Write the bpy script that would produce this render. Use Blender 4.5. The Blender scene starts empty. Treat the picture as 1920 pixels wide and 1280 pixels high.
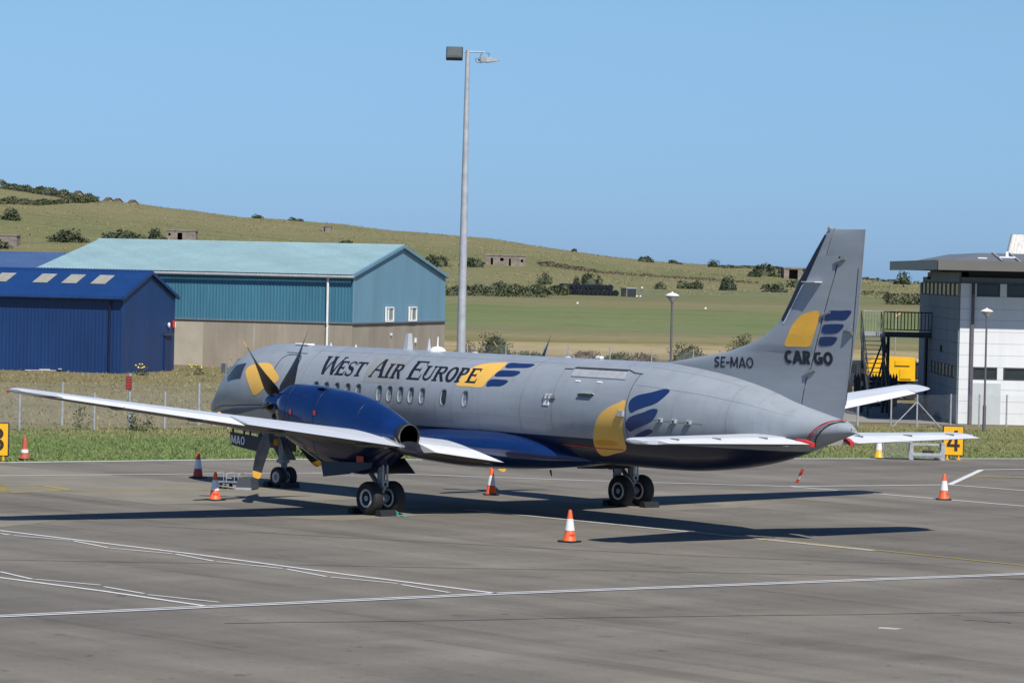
import bpy, bmesh, math, random, bisect
from mathutils import Vector, Matrix
random.seed(7)
scn = bpy.context.scene
COL = scn.collection
pi = math.pi

# ------------------------------------------------------------------ camera
CAM = Vector((-72.2432, 60.3124, 6.2795)); YAW, PITCH, ROLL, FPX = -0.6952, -0.0194, 0.0226, 6700.0
cd = bpy.data.cameras.new('camera'); cam = bpy.data.objects.new('camera', cd); COL.objects.link(cam)
d_ = Vector((math.cos(PITCH)*math.cos(YAW), math.cos(PITCH)*math.sin(YAW), math.sin(PITCH)))
r_ = Vector((math.sin(YAW), -math.cos(YAW), 0)); u_ = r_.cross(d_)
r2 = r_*math.cos(ROLL)+u_*math.sin(ROLL); u2 = -r_*math.sin(ROLL)+u_*math.cos(ROLL)
cam.matrix_world = Matrix(((r2.x, u2.x, -d_.x, CAM.x), (r2.y, u2.y, -d_.y, CAM.y), (r2.z, u2.z, -d_.z, CAM.z), (0, 0, 0, 1)))
cd.sensor_width = 36; cd.lens = FPX/1920*36; cd.clip_start = 1; cd.clip_end = 20000
scn.camera = cam

# ------------------------------------------------------------------ sky, sun, exposure
LIGHT = Vector((0.80, -0.25, -1.0)).normalized()          # direction the sunlight travels
SUN_EL = math.asin(-LIGHT.z); to_sun = -LIGHT
w = bpy.data.worlds.new('World'); scn.world = w; w.use_nodes = True
nt = w.node_tree; nt.nodes.clear()
sky = nt.nodes.new('ShaderNodeTexSky'); sky.sky_type = 'NISHITA'; sky.sun_disc = False
sky.sun_elevation = SUN_EL; sky.sun_rotation = math.atan2(to_sun.x, to_sun.y)
sky.altitude = 0; sky.air_density = 1.0; sky.dust_density = 0.15; sky.ozone_density = 3.0
tint = nt.nodes.new('ShaderNodeMixRGB'); tint.blend_type = 'MULTIPLY'; tint.inputs[0].default_value = 1
tint.inputs[2].default_value = (0.62, 0.83, 1.06, 1)
bg = nt.nodes.new('ShaderNodeBackground'); bg.inputs[1].default_value = 0.061
ow = nt.nodes.new('ShaderNodeOutputWorld')
geo = nt.nodes.new('ShaderNodeTexCoord'); sep = nt.nodes.new('ShaderNodeSeparateXYZ'); rmp = nt.nodes.new('ShaderNodeValToRGB'); t2 = nt.nodes.new('ShaderNodeMixRGB'); t2.blend_type = 'MULTIPLY'; t2.inputs[0].default_value = 1
nt.links.new(geo.outputs['Generated'], sep.inputs[0]); nt.links.new(sep.outputs[2], rmp.inputs[0])     # clear blue sea air: the low sky stays blue
for i_, (p_, c_) in enumerate(((0., (.30, .40, .66)), (.014, (.345, .43, .66)), (.075, (.505, .525, .58)), (.35, (.5, .51, .53)))):
    e_ = rmp.color_ramp.elements[i_] if i_ < 2 else rmp.color_ramp.elements.new(p_)
    e_.position = p_; e_.color = (*c_, 1)
dbl = nt.nodes.new('ShaderNodeMixRGB'); dbl.blend_type = 'MULTIPLY'; dbl.inputs[0].default_value = 1; dbl.inputs[2].default_value = (2, 2, 2, 1)
nt.links.new(rmp.outputs[0], dbl.inputs[1]); nt.links.new(sky.outputs[0], t2.inputs[1]); nt.links.new(dbl.outputs[0], t2.inputs[2])
nt.links.new(t2.outputs[0], tint.inputs[1]); nt.links.new(tint.outputs[0], bg.inputs[0]); nt.links.new(bg.outputs[0], ow.inputs[0])
sl = bpy.data.lights.new('sun', 'SUN'); sl.energy = 4.2; sl.angle = math.radians(0.53); sl.color = (1, 0.955, 0.88)
so = bpy.data.objects.new('sun', sl); COL.objects.link(so)
so.rotation_euler = LIGHT.to_track_quat('-Z', 'Y').to_euler(); so.location = (-40, 10, 60)
vs = scn.view_settings; vs.view_transform = 'Standard'; vs.look = 'None'; vs.exposure = 0.4; vs.gamma = 1; vs.use_curve_mapping = False

# ------------------------------------------------------------------ helpers
F2 = Vector((math.cos(YAW), math.sin(YAW))); R2v = Vector((math.sin(YAW), -math.cos(YAW)))
ANG = math.atan2(R2v.y, R2v.x)                 # yaw of the site grid used by the background (x east-ish, y away from the terminal)
def P(l, d, z=0.): return Vector((CAM.x+l*R2v.x+d*F2.x, CAM.y+l*R2v.y+d*F2.y, z))
CRL = [-400, -160, -103, -76, -51.6, -10.7, 4.3, 25.8, 39.8, 58, 74, 85, 103, 160, 400]
CRH = [30, 24, 20.6, 18.3, 16.4, 13.05, 11.8, 9.3, 9.0, 8.2, 5.9, 5.6, 5.4, 5.0, 4.0]
def interp(x, xs, ys):
    if x <= xs[0]: return ys[0]
    if x >= xs[-1]: return ys[-1]
    i = bisect.bisect_right(xs, x)-1; t = (x-xs[i])/(xs[i+1]-xs[i]); return ys[i]+(ys[i+1]-ys[i])*t
def und(l, d):
    return .32*math.sin(l*.07+d*.021)+.22*math.sin(l*.19-d*.05+1)+.12*math.sin(l*.43+d*.11)
def T(l, d):
    if d <= 260: return -.02
    f = 3.2*(min(d, 520)-260)/260
    if d <= 520: return f-.02+und(l, d)*.25*min(1, (d-260)/60)
    c = interp(l, CRL, CRH)
    if d <= 720:
        t = (d-520)/200; t2 = t*t*(3-2*t)*.5+t*.5
        return 3.18+(c-3.2)*t2+und(l, d)*(.25+.55*t)
    return max(-4, c-(d-720)*.03+und(l, d)*.8*max(0, 1-(d-720)/200))
def PT(l, d, dz=0.): return P(l, d, T(l, d)+dz)

def prop(o, label=None, cat=None, group=None, kind=None):
    if label: o['label'] = label
    if cat: o['category'] = cat
    if group: o['group'] = group
    if kind: o['kind'] = kind
    return o
def empty(name, loc, rz=0., label=None, cat=None, group=None):
    o = bpy.data.objects.new(name, None); COL.objects.link(o); o.location = loc; o.rotation_euler = (0, 0, rz)
    o.empty_display_size = .2
    return prop(o, label, cat, group)
def link(name, me, parent=None):
    o = bpy.data.objects.new(name, me); COL.objects.link(o)
    if parent: o.parent = parent
    return o
def pyd(name, v, f, m, parent=None, smooth=False):
    me = bpy.data.meshes.new(name); me.from_pydata([tuple(p) for p in v], [], f); me.update()
    ms = m if isinstance(m, (list, tuple)) else [m]
    for x in ms: me.materials.append(x)
    if smooth:
        for p in me.polygons: p.use_smooth = True
    return link(name, me, parent)
def bmo(name, bm, m, parent=None, smooth=False, recalc=True):
    if recalc: bmesh.ops.recalc_face_normals(bm, faces=bm.faces)
    me = bpy.data.meshes.new(name); bm.to_mesh(me); bm.free()
    ms = m if isinstance(m, (list, tuple)) else [m]
    for x in ms: me.materials.append(x)
    if smooth:
        for p in me.polygons: p.use_smooth = True
        if smooth != 'all':
            me.set_sharp_from_angle(angle=math.radians(38))
    return link(name, me, parent)
def box(bm, c, s, rot=None, mi=0, bev=0):
    m = Matrix.Translation(Vector(c))
    if rot is not None: m = m @ rot.to_4x4()
    r = bmesh.ops.create_cube(bm, size=1, matrix=m @ Matrix.Diagonal((s[0], s[1], s[2], 1)))
    fs = {f for v in r['verts'] for f in v.link_faces}
    for f in fs: f.material_index = mi
    if bev:
        bmesh.ops.bevel(bm, geom=list({e for f in fs for e in f.edges}), offset=bev, segments=1, affect='EDGES')
def RZ(a): return Matrix.Rotation(a, 3, 'Z')
def boxo(name, c, s, m, parent=None, rot=None, bev=0):
    bm = bmesh.new(); box(bm, c, s, rot, 0, bev); return bmo(name, bm, m, parent)
def tube(bm, a, b, ra, rb=None, n=10, caps=True, mi=0):
    a = Vector(a); b = Vector(b); rb = ra if rb is None else rb
    q = (b-a).to_track_quat('Z', 'Y')
    A = [bm.verts.new(a+q@Vector((ra*math.cos(2*pi*i/n), ra*math.sin(2*pi*i/n), 0))) for i in range(n)]
    B = [bm.verts.new(b+q@Vector((rb*math.cos(2*pi*i/n), rb*math.sin(2*pi*i/n), 0))) for i in range(n)]
    for i in range(n):
        f = bm.faces.new((A[i], A[(i+1) % n], B[(i+1) % n], B[i])); f.material_index = mi
    if caps:
        for L in (A[::-1], B):
            f = bm.faces.new(L); f.material_index = mi
def tubeo(name, a, b, ra, m, parent=None, rb=None, n=10):
    bm = bmesh.new(); tube(bm, a, b, ra, rb, n); return bmo(name, bm, m, parent, True)
def poly_tube(bm, pts, r, n=6):
    for i in range(len(pts)-1): tube(bm, pts[i], pts[i+1], r, r, n)
def loft(bm, rings, cap=True, closed=True, mi=0):
    R = [[bm.verts.new(p) for p in r] for r in rings]
    n = len(R[0])
    for a, b in zip(R, R[1:]):
        for i in range(n if closed else n-1):
            f = bm.faces.new((a[i], a[(i+1) % n], b[(i+1) % n], b[i])); f.material_index = mi
    if cap:
        for L in (R[0][::-1], R[-1]):
            f = bm.faces.new(L); f.material_index = mi
    return R
def lathe(bm, prof, axis='z', n=20, origin=(0, 0, 0), mi=0):
    O = Vector(origin); rings = []
    for r, h in prof:
        ring = []
        for i in range(n):
            c, s = math.cos(2*pi*i/n)*r, math.sin(2*pi*i/n)*r
            p = (c, s, h) if axis == 'z' else ((h, c, s) if axis == 'x' else (c, h, s))
            ring.append(O+Vector(p))
        rings.append(ring)
    loft(bm, rings, mi=mi)
def chaikin(p, n=2):
    for _ in range(n):
        q = []
        for i in range(len(p)):
            a, b = p[i], p[(i+1) % len(p)]
            q += [(a[0]*.75+b[0]*.25, a[1]*.75+b[1]*.25), (a[0]*.25+b[0]*.75, a[1]*.25+b[1]*.75)]
        p = q
    return p

# ------------------------------------------------------------------ materials
def mat(name, col, rough=.5, metal=0., var=.12, scale=4., bump=0., bscale=40., coat=0., col2=None, streak=None, detail=4., spec=.5):
    m = bpy.data.materials.new(name); m.use_nodes = True; n = m.node_tree; N = n.nodes; L = n.links
    b = N['Principled BSDF']; b.inputs['Roughness'].default_value = rough; b.inputs['Metallic'].default_value = metal
    b.inputs['Coat Weight'].default_value = coat; b.inputs['Specular IOR Level'].default_value = spec
    tc = N.new('ShaderNodeTexCoord'); mp = N.new('ShaderNodeMapping'); L.new(tc.outputs['Object'], mp.inputs[0])
    if streak: mp.inputs['Scale'].default_value = streak
    nz = N.new('ShaderNodeTexNoise'); nz.inputs['Scale'].default_value = scale; nz.inputs['Detail'].default_value = detail; nz.inputs['Roughness'].default_value = .6
    L.new(mp.outputs[0], nz.inputs[0])
    rp = N.new('ShaderNodeValToRGB'); L.new(nz.outputs[0], rp.inputs[0])
    c2 = col2 if col2 else tuple(min(1, c*(1+var)) for c in col); c1 = col if col2 else tuple(c*(1-var) for c in col)
    rp.color_ramp.elements[0].position = .3; rp.color_ramp.elements[1].position = .7
    rp.color_ramp.elements[0].color = (*c1, 1); rp.color_ramp.elements[1].color = (*c2, 1)
    L.new(rp.outputs[0], b.inputs['Base Color'])
    mr = N.new('ShaderNodeMapRange'); L.new(nz.outputs[0], mr.inputs[0])
    mr.inputs[3].default_value = max(.03, rough-.07); mr.inputs[4].default_value = min(1, rough+.09); L.new(mr.outputs[0], b.inputs['Roughness'])
    if bump:
        n2 = N.new('ShaderNodeTexNoise'); n2.inputs['Scale'].default_value = bscale; n2.inputs['Detail'].default_value = 3; L.new(tc.outputs['Object'], n2.inputs[0])
        bp = N.new('ShaderNodeBump'); bp.inputs['Strength'].default_value = bump; bp.inputs['Distance'].default_value = .05
        L.new(n2.outputs[0], bp.inputs['Height']); L.new(bp.outputs[0], b.inputs['Normal'])
    return m
M = {}
M['skin'] = mat('aircraft_grey', (.262, .292, .325), .34, var=.07, scale=1.3, streak=(.5, 1, 2.2), coat=.15)
M['skin2'] = mat('aircraft_grey_patch', (.265, .275, .28), .4, var=.05, scale=1.5)
M['blue'] = mat('aircraft_blue', (.0035, .020, .095), .2, var=.15, scale=1.5, coat=.4)
M['navy'] = mat('aircraft_navy', (.006, .010, .03), .42, var=.2, scale=1.5, coat=.0)  # the blue with underside shade put in; gear doors and joints share it
M['decal_navy'] = mat('decal_navy', (.012, .032, .12), .35, var=.08, scale=2)
M['decal_black'] = mat('decal_black', (.012, .015, .026), .4, var=.1, scale=2)
M['decal_yellow'] = mat('decal_yellow', (.80, .47, .095), .38, var=.05, scale=1.2)
M['amber'] = mat('amber', (.75, .34, .015), .4, var=.05)
M['wing'] = mat('wing_white', (.56, .59, .63), .36, var=.06, scale=1.2, streak=(2.5, .5, 1), coat=.1)
M['wing2'] = mat('control_surface_white', (.70, .71, .72), .4, var=.04, scale=1.5)
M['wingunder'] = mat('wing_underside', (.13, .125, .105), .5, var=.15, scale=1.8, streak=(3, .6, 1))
M['black'] = mat('black_rubber', (.012, .012, .014), .6, var=.25, scale=6)
M['boot'] = mat('deicing_boot', (.010, .011, .016), .42, var=.2, scale=3)
M['tyre'] = mat('tyre', (.016, .016, .018), .72, var=.25, scale=5, bump=.2)
M['hubsilver'] = mat('wheel_silver', (.58, .58, .6), .4, .25, var=.15, scale=9)
M['gear'] = mat('gear_grey', (.20, .23, .25), .45, .3, var=.25, scale=9)
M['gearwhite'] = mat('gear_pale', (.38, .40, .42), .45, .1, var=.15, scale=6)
M['blade'] = mat('propeller_blade', (.02, .02, .023), .38, var=.25, scale=5)
M['bladey'] = mat('propeller_tip_yellow', (.62, .32, .02), .5, var=.1)
M['dark'] = mat('dark_interior', (.006, .006, .007), .8)
M['steel'] = mat('bare_steel', (.42, .40, .37), .3, .9, var=.15, scale=7)
M['seam'] = mat('panel_seam', (.035, .038, .045), .6, var=.2)
M['seam_soft'] = mat('panel_seam_soft', (.17, .185, .20), .5, var=.1)
M['white'] = mat('white_paint', (.78, .78, .77), .45, var=.04)
M['red'] = mat('red_fabric', (.42, .025, .03), .7, var=.2, scale=8)
M['orange'] = mat('cone_orange', (.80, .115, .03), .5, var=.08, scale=6)
M['orange_old'] = mat('cone_orange_faded', (.42, .085, .045), .65, var=.25, scale=9)
M['cone_red'] = mat('cone_red', (.55, .05, .025), .5, var=.12, scale=6)
M['sleeve'] = mat('cone_sleeve', (.72, .72, .74), .4, var=.05, scale=8)
M['yellow'] = mat('sign_yellow', (.80, .42, .012), .45, var=.05)
M['yellow_truck'] = mat('truck_yellow', (.82, .45, .012), .4, var=.08, scale=1.5)
M['galv'] = mat('galvanised', (.40, .42, .43), .45, .35, var=.18, scale=6)
M['mast'] = mat('mast_galvanised', (.42, .44, .47), .5, .2, var=.15, scale=3)
M['rope'] = mat('green_rope', (.03, .35, .28), .8, var=.2)
M['glass'] = mat('window_glass', (.03, .04, .045), .06, var=.3, scale=.8)
M['glass_pale'] = mat('window_glass_pale', (.20, .26, .26), .08, var=.45, scale=1.4)
M['frame'] = mat('dark_frame', (.045, .05, .055), .5, var=.1)
M['concrete'] = mat('render_wall', (.30, .262, .21), .9, var=.14, scale=.6, bump=.15, bscale=14, streak=(1, 1, .45))
M['ruin'] = mat('ruin_concrete', (.22, .185, .16), .95, var=.35, scale=1.2, bump=.4, bscale=5)
M['pipe'] = mat('pipe_white', (.72, .73, .73), .45, var=.06)
M['brownpipe'] = mat('pipe_purple_grey', (.12, .105, .125), .5, var=.1)
M['sign_red'] = mat('sign_red', (.16, .022, .028), .6, var=.12, scale=12)
M['bale'] = mat('bale_wrap', (.012, .013, .017), .28, var=.3, scale=3, bump=.5, bscale=6)
M['leaf'] = mat('leaf_dark', (.034, .048, .024), .75, scale=.5, col2=(.066, .080, .038))  # greens lightened and flattened: distance haze put into the leaf colour
M['leaf2'] = mat('leaf_olive', (.052, .066, .031), .7, col2=(.092, .102, .048), scale=.5)
M['bracken'] = mat('bracken', (.10, .075, .055), .8, col2=(.16, .12, .085), scale=.6)
M['bark'] = mat('bark', (.07, .055, .04), .9, var=.3)
M['flower'] = mat('gorse_yellow', (.75, .55, .03), .7, var=.1)
M['dkmetal'] = mat('dark_steel', (.028, .033, .042), .5, var=.2)
M['fascia'] = mat('fascia_grey', (.145, .14, .13), .45, .0, var=.06, scale=.8)
M['soffit'] = mat('soffit_timber', (.30, .20, .09), .6, var=.12, scale=2)
M['clad'] = mat('white_cladding', (.72, .73, .74), .42, var=.03, scale=.8)
M['cladgrey_shade'] = mat('grey_shaded_cladding', (.20, .235, .26), .8, var=.04, scale=.8, spec=.08)  # white cladding darkened for the shaded side wall; core and hangar wall reuse it
M['doorgrey'] = mat('door_pale_grey', (.50, .53, .54), .5, var=.04)
M['shed_blue'] = mat('shed_blue', (.0075, .036, .130), .42, var=.07, scale=.5)
M['shed_roof'] = mat('shed_blue_roof', (.008, .040, .150), .4, var=.07, scale=.5)
M['far_blue'] = mat('far_blue_roof', (.055, .105, .23), .5, var=.06, scale=.5)
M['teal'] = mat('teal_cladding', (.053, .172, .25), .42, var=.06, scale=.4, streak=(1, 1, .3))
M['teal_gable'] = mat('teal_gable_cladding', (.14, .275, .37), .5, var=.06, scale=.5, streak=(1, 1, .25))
M['teal_roof'] = mat('pale_teal_roof', (.245, .37, .395), .5, var=.07, scale=.3)
M['skylight'] = mat('skylight', (.30, .295, .25), .5, var=.15, scale=3)
M['patch'] = mat('apron_patch', (.20, .18, .14), .85, var=.14, scale=.5, bump=.1, bscale=20)
M['pwhite'] = mat('paint_white', (.58, .58, .57), .6, col2=(.68, .68, .67), scale=2.5)
M['pworn'] = mat('paint_worn', (.34, .32, .28), .7, col2=(.50, .48, .43), scale=3)
M['pyellow'] = mat('paint_yellow', (.36, .27, .05), .7, col2=(.48, .36, .06), scale=2)
M['pdark'] = mat('paint_dark_edge', (.03, .035, .05), .7, var=.1)

def fade(m, amt=.12, w_=1.0, axis=0):
    """sheet-to-sheet fading and rain streaks for metal cladding"""
    n = m.node_tree; N = n.nodes; L = n.links; b = N['Principled BSDF']; src = b.inputs['Base Color'].links[0].from_socket
    tc = N.new('ShaderNodeTexCoord'); sp = N.new('ShaderNodeSeparateXYZ'); L.new(tc.outputs['Object'], sp.inputs[0])
    ad = N.new('ShaderNodeMath'); ad.operation = 'ADD'; L.new(sp.outputs[0], ad.inputs[0]); L.new(sp.outputs[1], ad.inputs[1])
    dv = N.new('ShaderNodeMath'); dv.operation = 'DIVIDE'; L.new(ad.outputs[0], dv.inputs[0]); dv.inputs[1].default_value = w_
    fl = N.new('ShaderNodeMath'); fl.operation = 'FLOOR'; L.new(dv.outputs[0], fl.inputs[0])
    wn = N.new('ShaderNodeTexWhiteNoise'); wn.noise_dimensions = '1D'; L.new(fl.outputs[0], wn.inputs['W'])
    mp = N.new('ShaderNodeMapping'); mp.inputs['Scale'].default_value = (3, 3, .25); L.new(tc.outputs['Object'], mp.inputs[0])
    nz = N.new('ShaderNodeTexNoise'); nz.inputs['Scale'].default_value = 1.5; nz.inputs['Detail'].default_value = 5; L.new(mp.outputs[0], nz.inputs[0])
    for o, lo, hi, p0, p1 in ((wn.outputs[0], 1-amt*.5, 1+amt*.5, 0, 1), (nz.outputs[0], 1+amt*.6, 1-amt, .35, .7)):
        mr = N.new('ShaderNodeMapRange'); L.new(o, mr.inputs[0]); mr.inputs[1].default_value = p0; mr.inputs[2].default_value = p1; mr.inputs[3].default_value = lo; mr.inputs[4].default_value = hi
        h = N.new('ShaderNodeHueSaturation'); L.new(src, h.inputs['Color']); L.new(mr.outputs[0], h.inputs['Value']); src = h.outputs[0]
    L.new(src, b.inputs['Base Color'])
for k_, a_ in (('teal', .10), ('teal_gable', .06), ('teal_roof', .07), ('shed_blue', .12), ('shed_roof', .10), ('far_blue', .1), ('concrete', .07), ('clad', .03), ('cladgrey_shade', .08)): fade(M[k_], a_)

# ------------------------------------------------------------------ ground
def node_ground(name, stops, nscale, stretch, bandmix):
    m = bpy.data.materials.new(name); m.use_nodes = True; n = m.node_tree; N = n.nodes; L = n.links
    b = N['Principled BSDF']; b.inputs['Roughness'].default_value = .9; b.inputs['Specular IOR Level'].default_value = .2
    tc = N.new('ShaderNodeTexCoord'); sp = N.new('ShaderNodeSeparateXYZ'); L.new(tc.outputs['Object'], sp.inputs[0])
    mp = N.new('ShaderNodeMapping'); mp.inputs['Scale'].default_value = stretch; L.new(tc.outputs['Object'], mp.inputs[0])
    def noise(s, det=6, ro=.62):
        k = N.new('ShaderNodeTexNoise'); k.inputs['Scale'].default_value = s; k.inputs['Detail'].default_value = det; k.inputs['Roughness'].default_value = ro
        L.new(mp.outputs[0], k.inputs[0]); return k
    def mth(op, a, bb):
        k = N.new('ShaderNodeMath'); k.operation = op
        for i, x in enumerate((a, bb)):
            if isinstance(x, (int, float)): k.inputs[i].default_value = x
            else: L.new(x, k.inputs[i])
        return k.outputs[0]
    n1 = noise(nscale); n2 = noise(nscale*9, 5); n3 = noise(nscale*60, 3)
    dist = mth('ADD', sp.outputs[1], mth('MULTIPLY', mth('SUBTRACT', n1.outputs[0], .5), bandmix))
    dist = mth('ADD', dist, mth('MULTIPLY', sp.outputs[0], .08))
    fac = mth('DIVIDE', dist, 800.)
    rp = N.new('ShaderNodeValToRGB'); L.new(fac, rp.inputs[0]); el = rp.color_ramp.elements
    for i, (p, c) in enumerate(stops):
        e = el[i] if i < 2 else el.new(p/800.)
        e.position = p/800.; e.color = (*c, 1)
    # patches of drier and greener growth
    mx = N.new('ShaderNodeMixRGB'); mx.inputs[2].default_value = (.20, .165, .085, 1); L.new(rp.outputs[0], mx.inputs[1])
    r2_ = N.new('ShaderNodeMapRange'); L.new(n2.outputs[0], r2_.inputs[0]); r2_.inputs[1].default_value = .46; r2_.inputs[2].default_value = .72; r2_.inputs[4].default_value = .62
    L.new(r2_.outputs[0], mx.inputs[0])
    mg = N.new('ShaderNodeMixRGB'); mg.inputs[2].default_value = (.075, .105, .035, 1); L.new(mx.outputs[0], mg.inputs[1])
    n4 = noise(nscale*5, 6); r4 = N.new('ShaderNodeMapRange'); L.new(n4.outputs[0], r4.inputs[0]); r4.inputs[1].default_value = .5; r4.inputs[2].default_value = .75; r4.inputs[4].default_value = .55
    L.new(r4.outputs[0], mg.inputs[0])
    hs = N.new('ShaderNodeHueSaturation'); L.new(mg.outputs[0], hs.inputs['Color'])
    vv = N.new('ShaderNodeMapRange'); L.new(n3.outputs[0], vv.inputs[0]); vv.inputs[1].default_value = .25; vv.inputs[2].default_value = .75; vv.inputs[3].default_value = .76; vv.inputs[4].default_value = 1.24
    L.new(vv.outputs[0], hs.inputs['Value']); L.new(hs.outputs[0], b.inputs['Base Color'])
    bp = N.new('ShaderNodeBump'); bp.inputs['Strength'].default_value = .6; bp.inputs['Distance'].default_value = .3
    L.new(n3.outputs[0], bp.inputs['Height']); L.new(bp.outputs[0], b.inputs['Normal'])
    return m
GREEN = (.105, .150, .045); DRY = (.195, .165, .082)
M['land'] = node_ground('grassland', [(0, GREEN), (124, GREEN), (136, DRY), (205, (.175, .155, .072)), (262, (.15, .115, .065)), (282, (.37, .30, .165)), (296, (.34, .265, .14)), (303, (.15, .15, .058)), (314, (.23, .19, .095)), (330, (.16, .165, .085)), (360, (.14, .175, .07)), (430, (.135, .165, .062)), (470, (.19, .175, .09)), (500, (.145, .145, .066)), (540, (.145, .155, .066)), (585, (.175, .165, .08)), (625, (.135, .145, .06)), (680, (.185, .168, .085)), (760, (.15, .155, .072))], .035, (.35, 1, 1), 26)
M['land'].name = 'grassland'
ds = [-300, -100, 0, 40, 70, 85, 95, 105, 115, 125, 135, 150, 170, 190, 210, 230, 250, 260, 270, 285, 300, 320, 345, 370, 400, 430, 460, 490]
ds += list(range(500, 760, 7)) + [770, 790, 820, 860, 920, 1000, 1200, 1600, 2500, 4500, 9000]
ls = [-6000, -2500, -1000, -500, -300, -220, -180]+list(range(-160, 161, 5))+[180, 220, 300, 500, 1000, 2500, 6000]
V = []; Fc = []
for d in ds:
    for l in ls: V.append((l, d, T(l, d)))
nl = len(ls)
for j in range(len(ds)-1):
    for i in range(nl-1): Fc.append((j*nl+i, j*nl+i+1, (j+1)*nl+i+1, (j+1)*nl+i))
go = pyd('grassland', V, Fc, M['land'], smooth=True); go.location = (CAM.x, CAM.y, 0); go.rotation_euler = (0, 0, ANG)
prop(go, 'rough grassland rising to a low hill behind the airfield', 'ground', kind='structure')

def apron_mat():
    m = bpy.data.materials.new('apron_asphalt'); m.use_nodes = True; n = m.node_tree; N = n.nodes; L = n.links
    b = N['Principled BSDF']; b.inputs['Roughness'].default_value = .85; b.inputs['Specular IOR Level'].default_value = .3
    tc = N.new('ShaderNodeTexCoord')
    def nz(s, st, det=6, ro=.6):
        mp = N.new('ShaderNodeMapping'); mp.inputs['Scale'].default_value = st; mp.inputs['Rotation'].default_value = (0, 0, .12); L.new(tc.outputs['Object'], mp.inputs[0])
        k = N.new('ShaderNodeTexNoise'); k.inputs['Scale'].default_value = s; k.inputs['Detail'].default_value = det; k.inputs['Roughness'].default_value = ro
        L.new(mp.outputs[0], k.inputs[0]); return k.outputs[0]
    a = nz(.06, (1, 1, 1)); s = nz(.5, (.10, 1, 1), 5); s2 = nz(.35, (1, .12, 1), 5); g = nz(28, (1, 1, 1), 2, .7); st = nz(.9, (1, 1, 1), 4)
    r = N.new('ShaderNodeValToRGB'); L.new(a, r.inputs[0]); e = r.color_ramp.elements
    e[0].position = .32; e[0].color = (.134, .123, .106, 1); e[1].position = .66; e[1].color = (.192, .172, .141, 1)
    def mul(c, f, lo, hi, p0=.3, p1=.7):
        mr = N.new('ShaderNodeMapRange'); L.new(f, mr.inputs[0]); mr.inputs[1].default_value = p0; mr.inputs[2].default_value = p1; mr.inputs[3].default_value = lo; mr.inputs[4].default_value = hi
        h = N.new('ShaderNodeHueSaturation'); L.new(c, h.inputs['Color']); L.new(mr.outputs[0], h.inputs['Value']); return h.outputs[0]
    c = mul(r.outputs[0], s, .76, 1.2); c = mul(c, s2, .80, 1.16); c = mul(c, g, .86, 1.14); c = mul(c, st, .74, 1.0, .22, .44)
    oil = nz(2.2, (1, 1, 1), 3, .5); c = mul(c, oil, 1.0, .62, .66, .74)       # oil drips and old tyre marks
    tm = nz(1.1, (.05, 1, 1), 3, .5); c = mul(c, tm, 1.0, .84, .60, .66)
    c = mul(c, nz(9, (1, 1, 1), 2, .8), .93, 1.07)
    L.new(c, b.inputs['Base Color'])
    bp = N.new('ShaderNodeBump'); bp.inputs['Strength'].default_value = .25; bp.inputs['Distance'].default_value = .02; L.new(g, bp.inputs['Height']); L.new(bp.outputs[0], b.inputs['Normal'])
    return m
M['apron'] = apron_mat()
EDGE = [(60, 60), (36, 23), (23.47, 1.16), (22.59, -8.03), (20.63, -13.58), (17.3, -27.12), (14.61, -36.26), (3, -74), (-20, -150)]
V = [(x, y, 0.) for x, y in EDGE]+[(-200, -150, 0), (-200, 160, 0), (60, 160, 0)]
ap = pyd('apron', V, [tuple(range(len(V)))], M['apron']); prop(ap, 'worn grey asphalt apron with painted stand lines', 'apron', kind='structure')
def flat(name, pts, m, z, label, cat='marking', parent=None):
    o = pyd(name, [(x, y, z) for x, y in pts], [tuple(range(len(pts)))], m, parent)
    prop(o, kind='structure')
    if not parent: prop(o, label, cat)
    return o
def stripe(bm, pts, wd, z):
    pr = None
    for i in range(len(pts)-1):
        a = Vector(pts[i]); b = Vector(pts[i+1]); t = (b-a).normalized(); nn = Vector((-t.y, t.x))*wd/2
        bm.faces.new([bm.verts.new((p.x, p.y, z)) for p in (a-nn, b-nn, b+nn, a+nn)])
def line(name, segs, wd, m, z, label):
    bm = bmesh.new()
    for s in segs: stripe(bm, s, wd, z)
    bmesh.ops.recalc_face_normals(bm, faces=bm.faces)
    for f in bm.faces:
        if f.normal.z < 0: f.normal_flip()
    me = bpy.data.meshes.new(name); bm.to_mesh(me); bm.free(); me.materials.append(m)
    o = link(name, me); return prop(o, label, 'marking', kind='structure')
PATCH = dict(a=[(21.97, 2.08), (18.13, 1.66), (16.59, 1.16), (17.07, 5.1), (18.5, 12), (23.5, 9)],
 b=[(17.07, 5.1), (16.74, 1.63), (13.25, 1.54), (9.18, -1.38), (5.09, 0.62), (4.99, 4.63), (5.27, 7.68), (9.68, 7.48), (11.09, 8.79), (12.5, 14), (18, 11)],
 c=[(3.23, 13.64), (1.46, 13.07), (0.64, 14.34), (0.05, 15.6), (1, 18), (4, 17)],
 d=[(2.34, 6.7), (1.96, 4.07), (-0.11, 1.46), (-0.74, 4.07), (-1.34, 6.57), (0.6, 7.46)],
 e=[(0.68, -3.28), (-0.93, -6.32), (0.27, -10.53), (-1.54, -6.75), (-1.63, -4.11)])
for k, p in PATCH.items():
    flat('concrete_patch', p, M['patch'], .004, {'a': 'pale concrete patch beside the grass verge', 'b': 'large pale concrete patch under the nose wheel', 'c': 'pale concrete patch under the port wing tip', 'd': 'pale concrete patch under the left main wheels', 'e': 'narrow pale concrete patch by the right main wheels'}[k], 'patch')
flat('repair_patch', [(-26.89, 13.66), (-27.31, 13.45), (-27.38, 13.73), (-27.09, 13.89)], M['pworn'], .004, 'small cream repair patch in open asphalt', 'patch')
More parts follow.
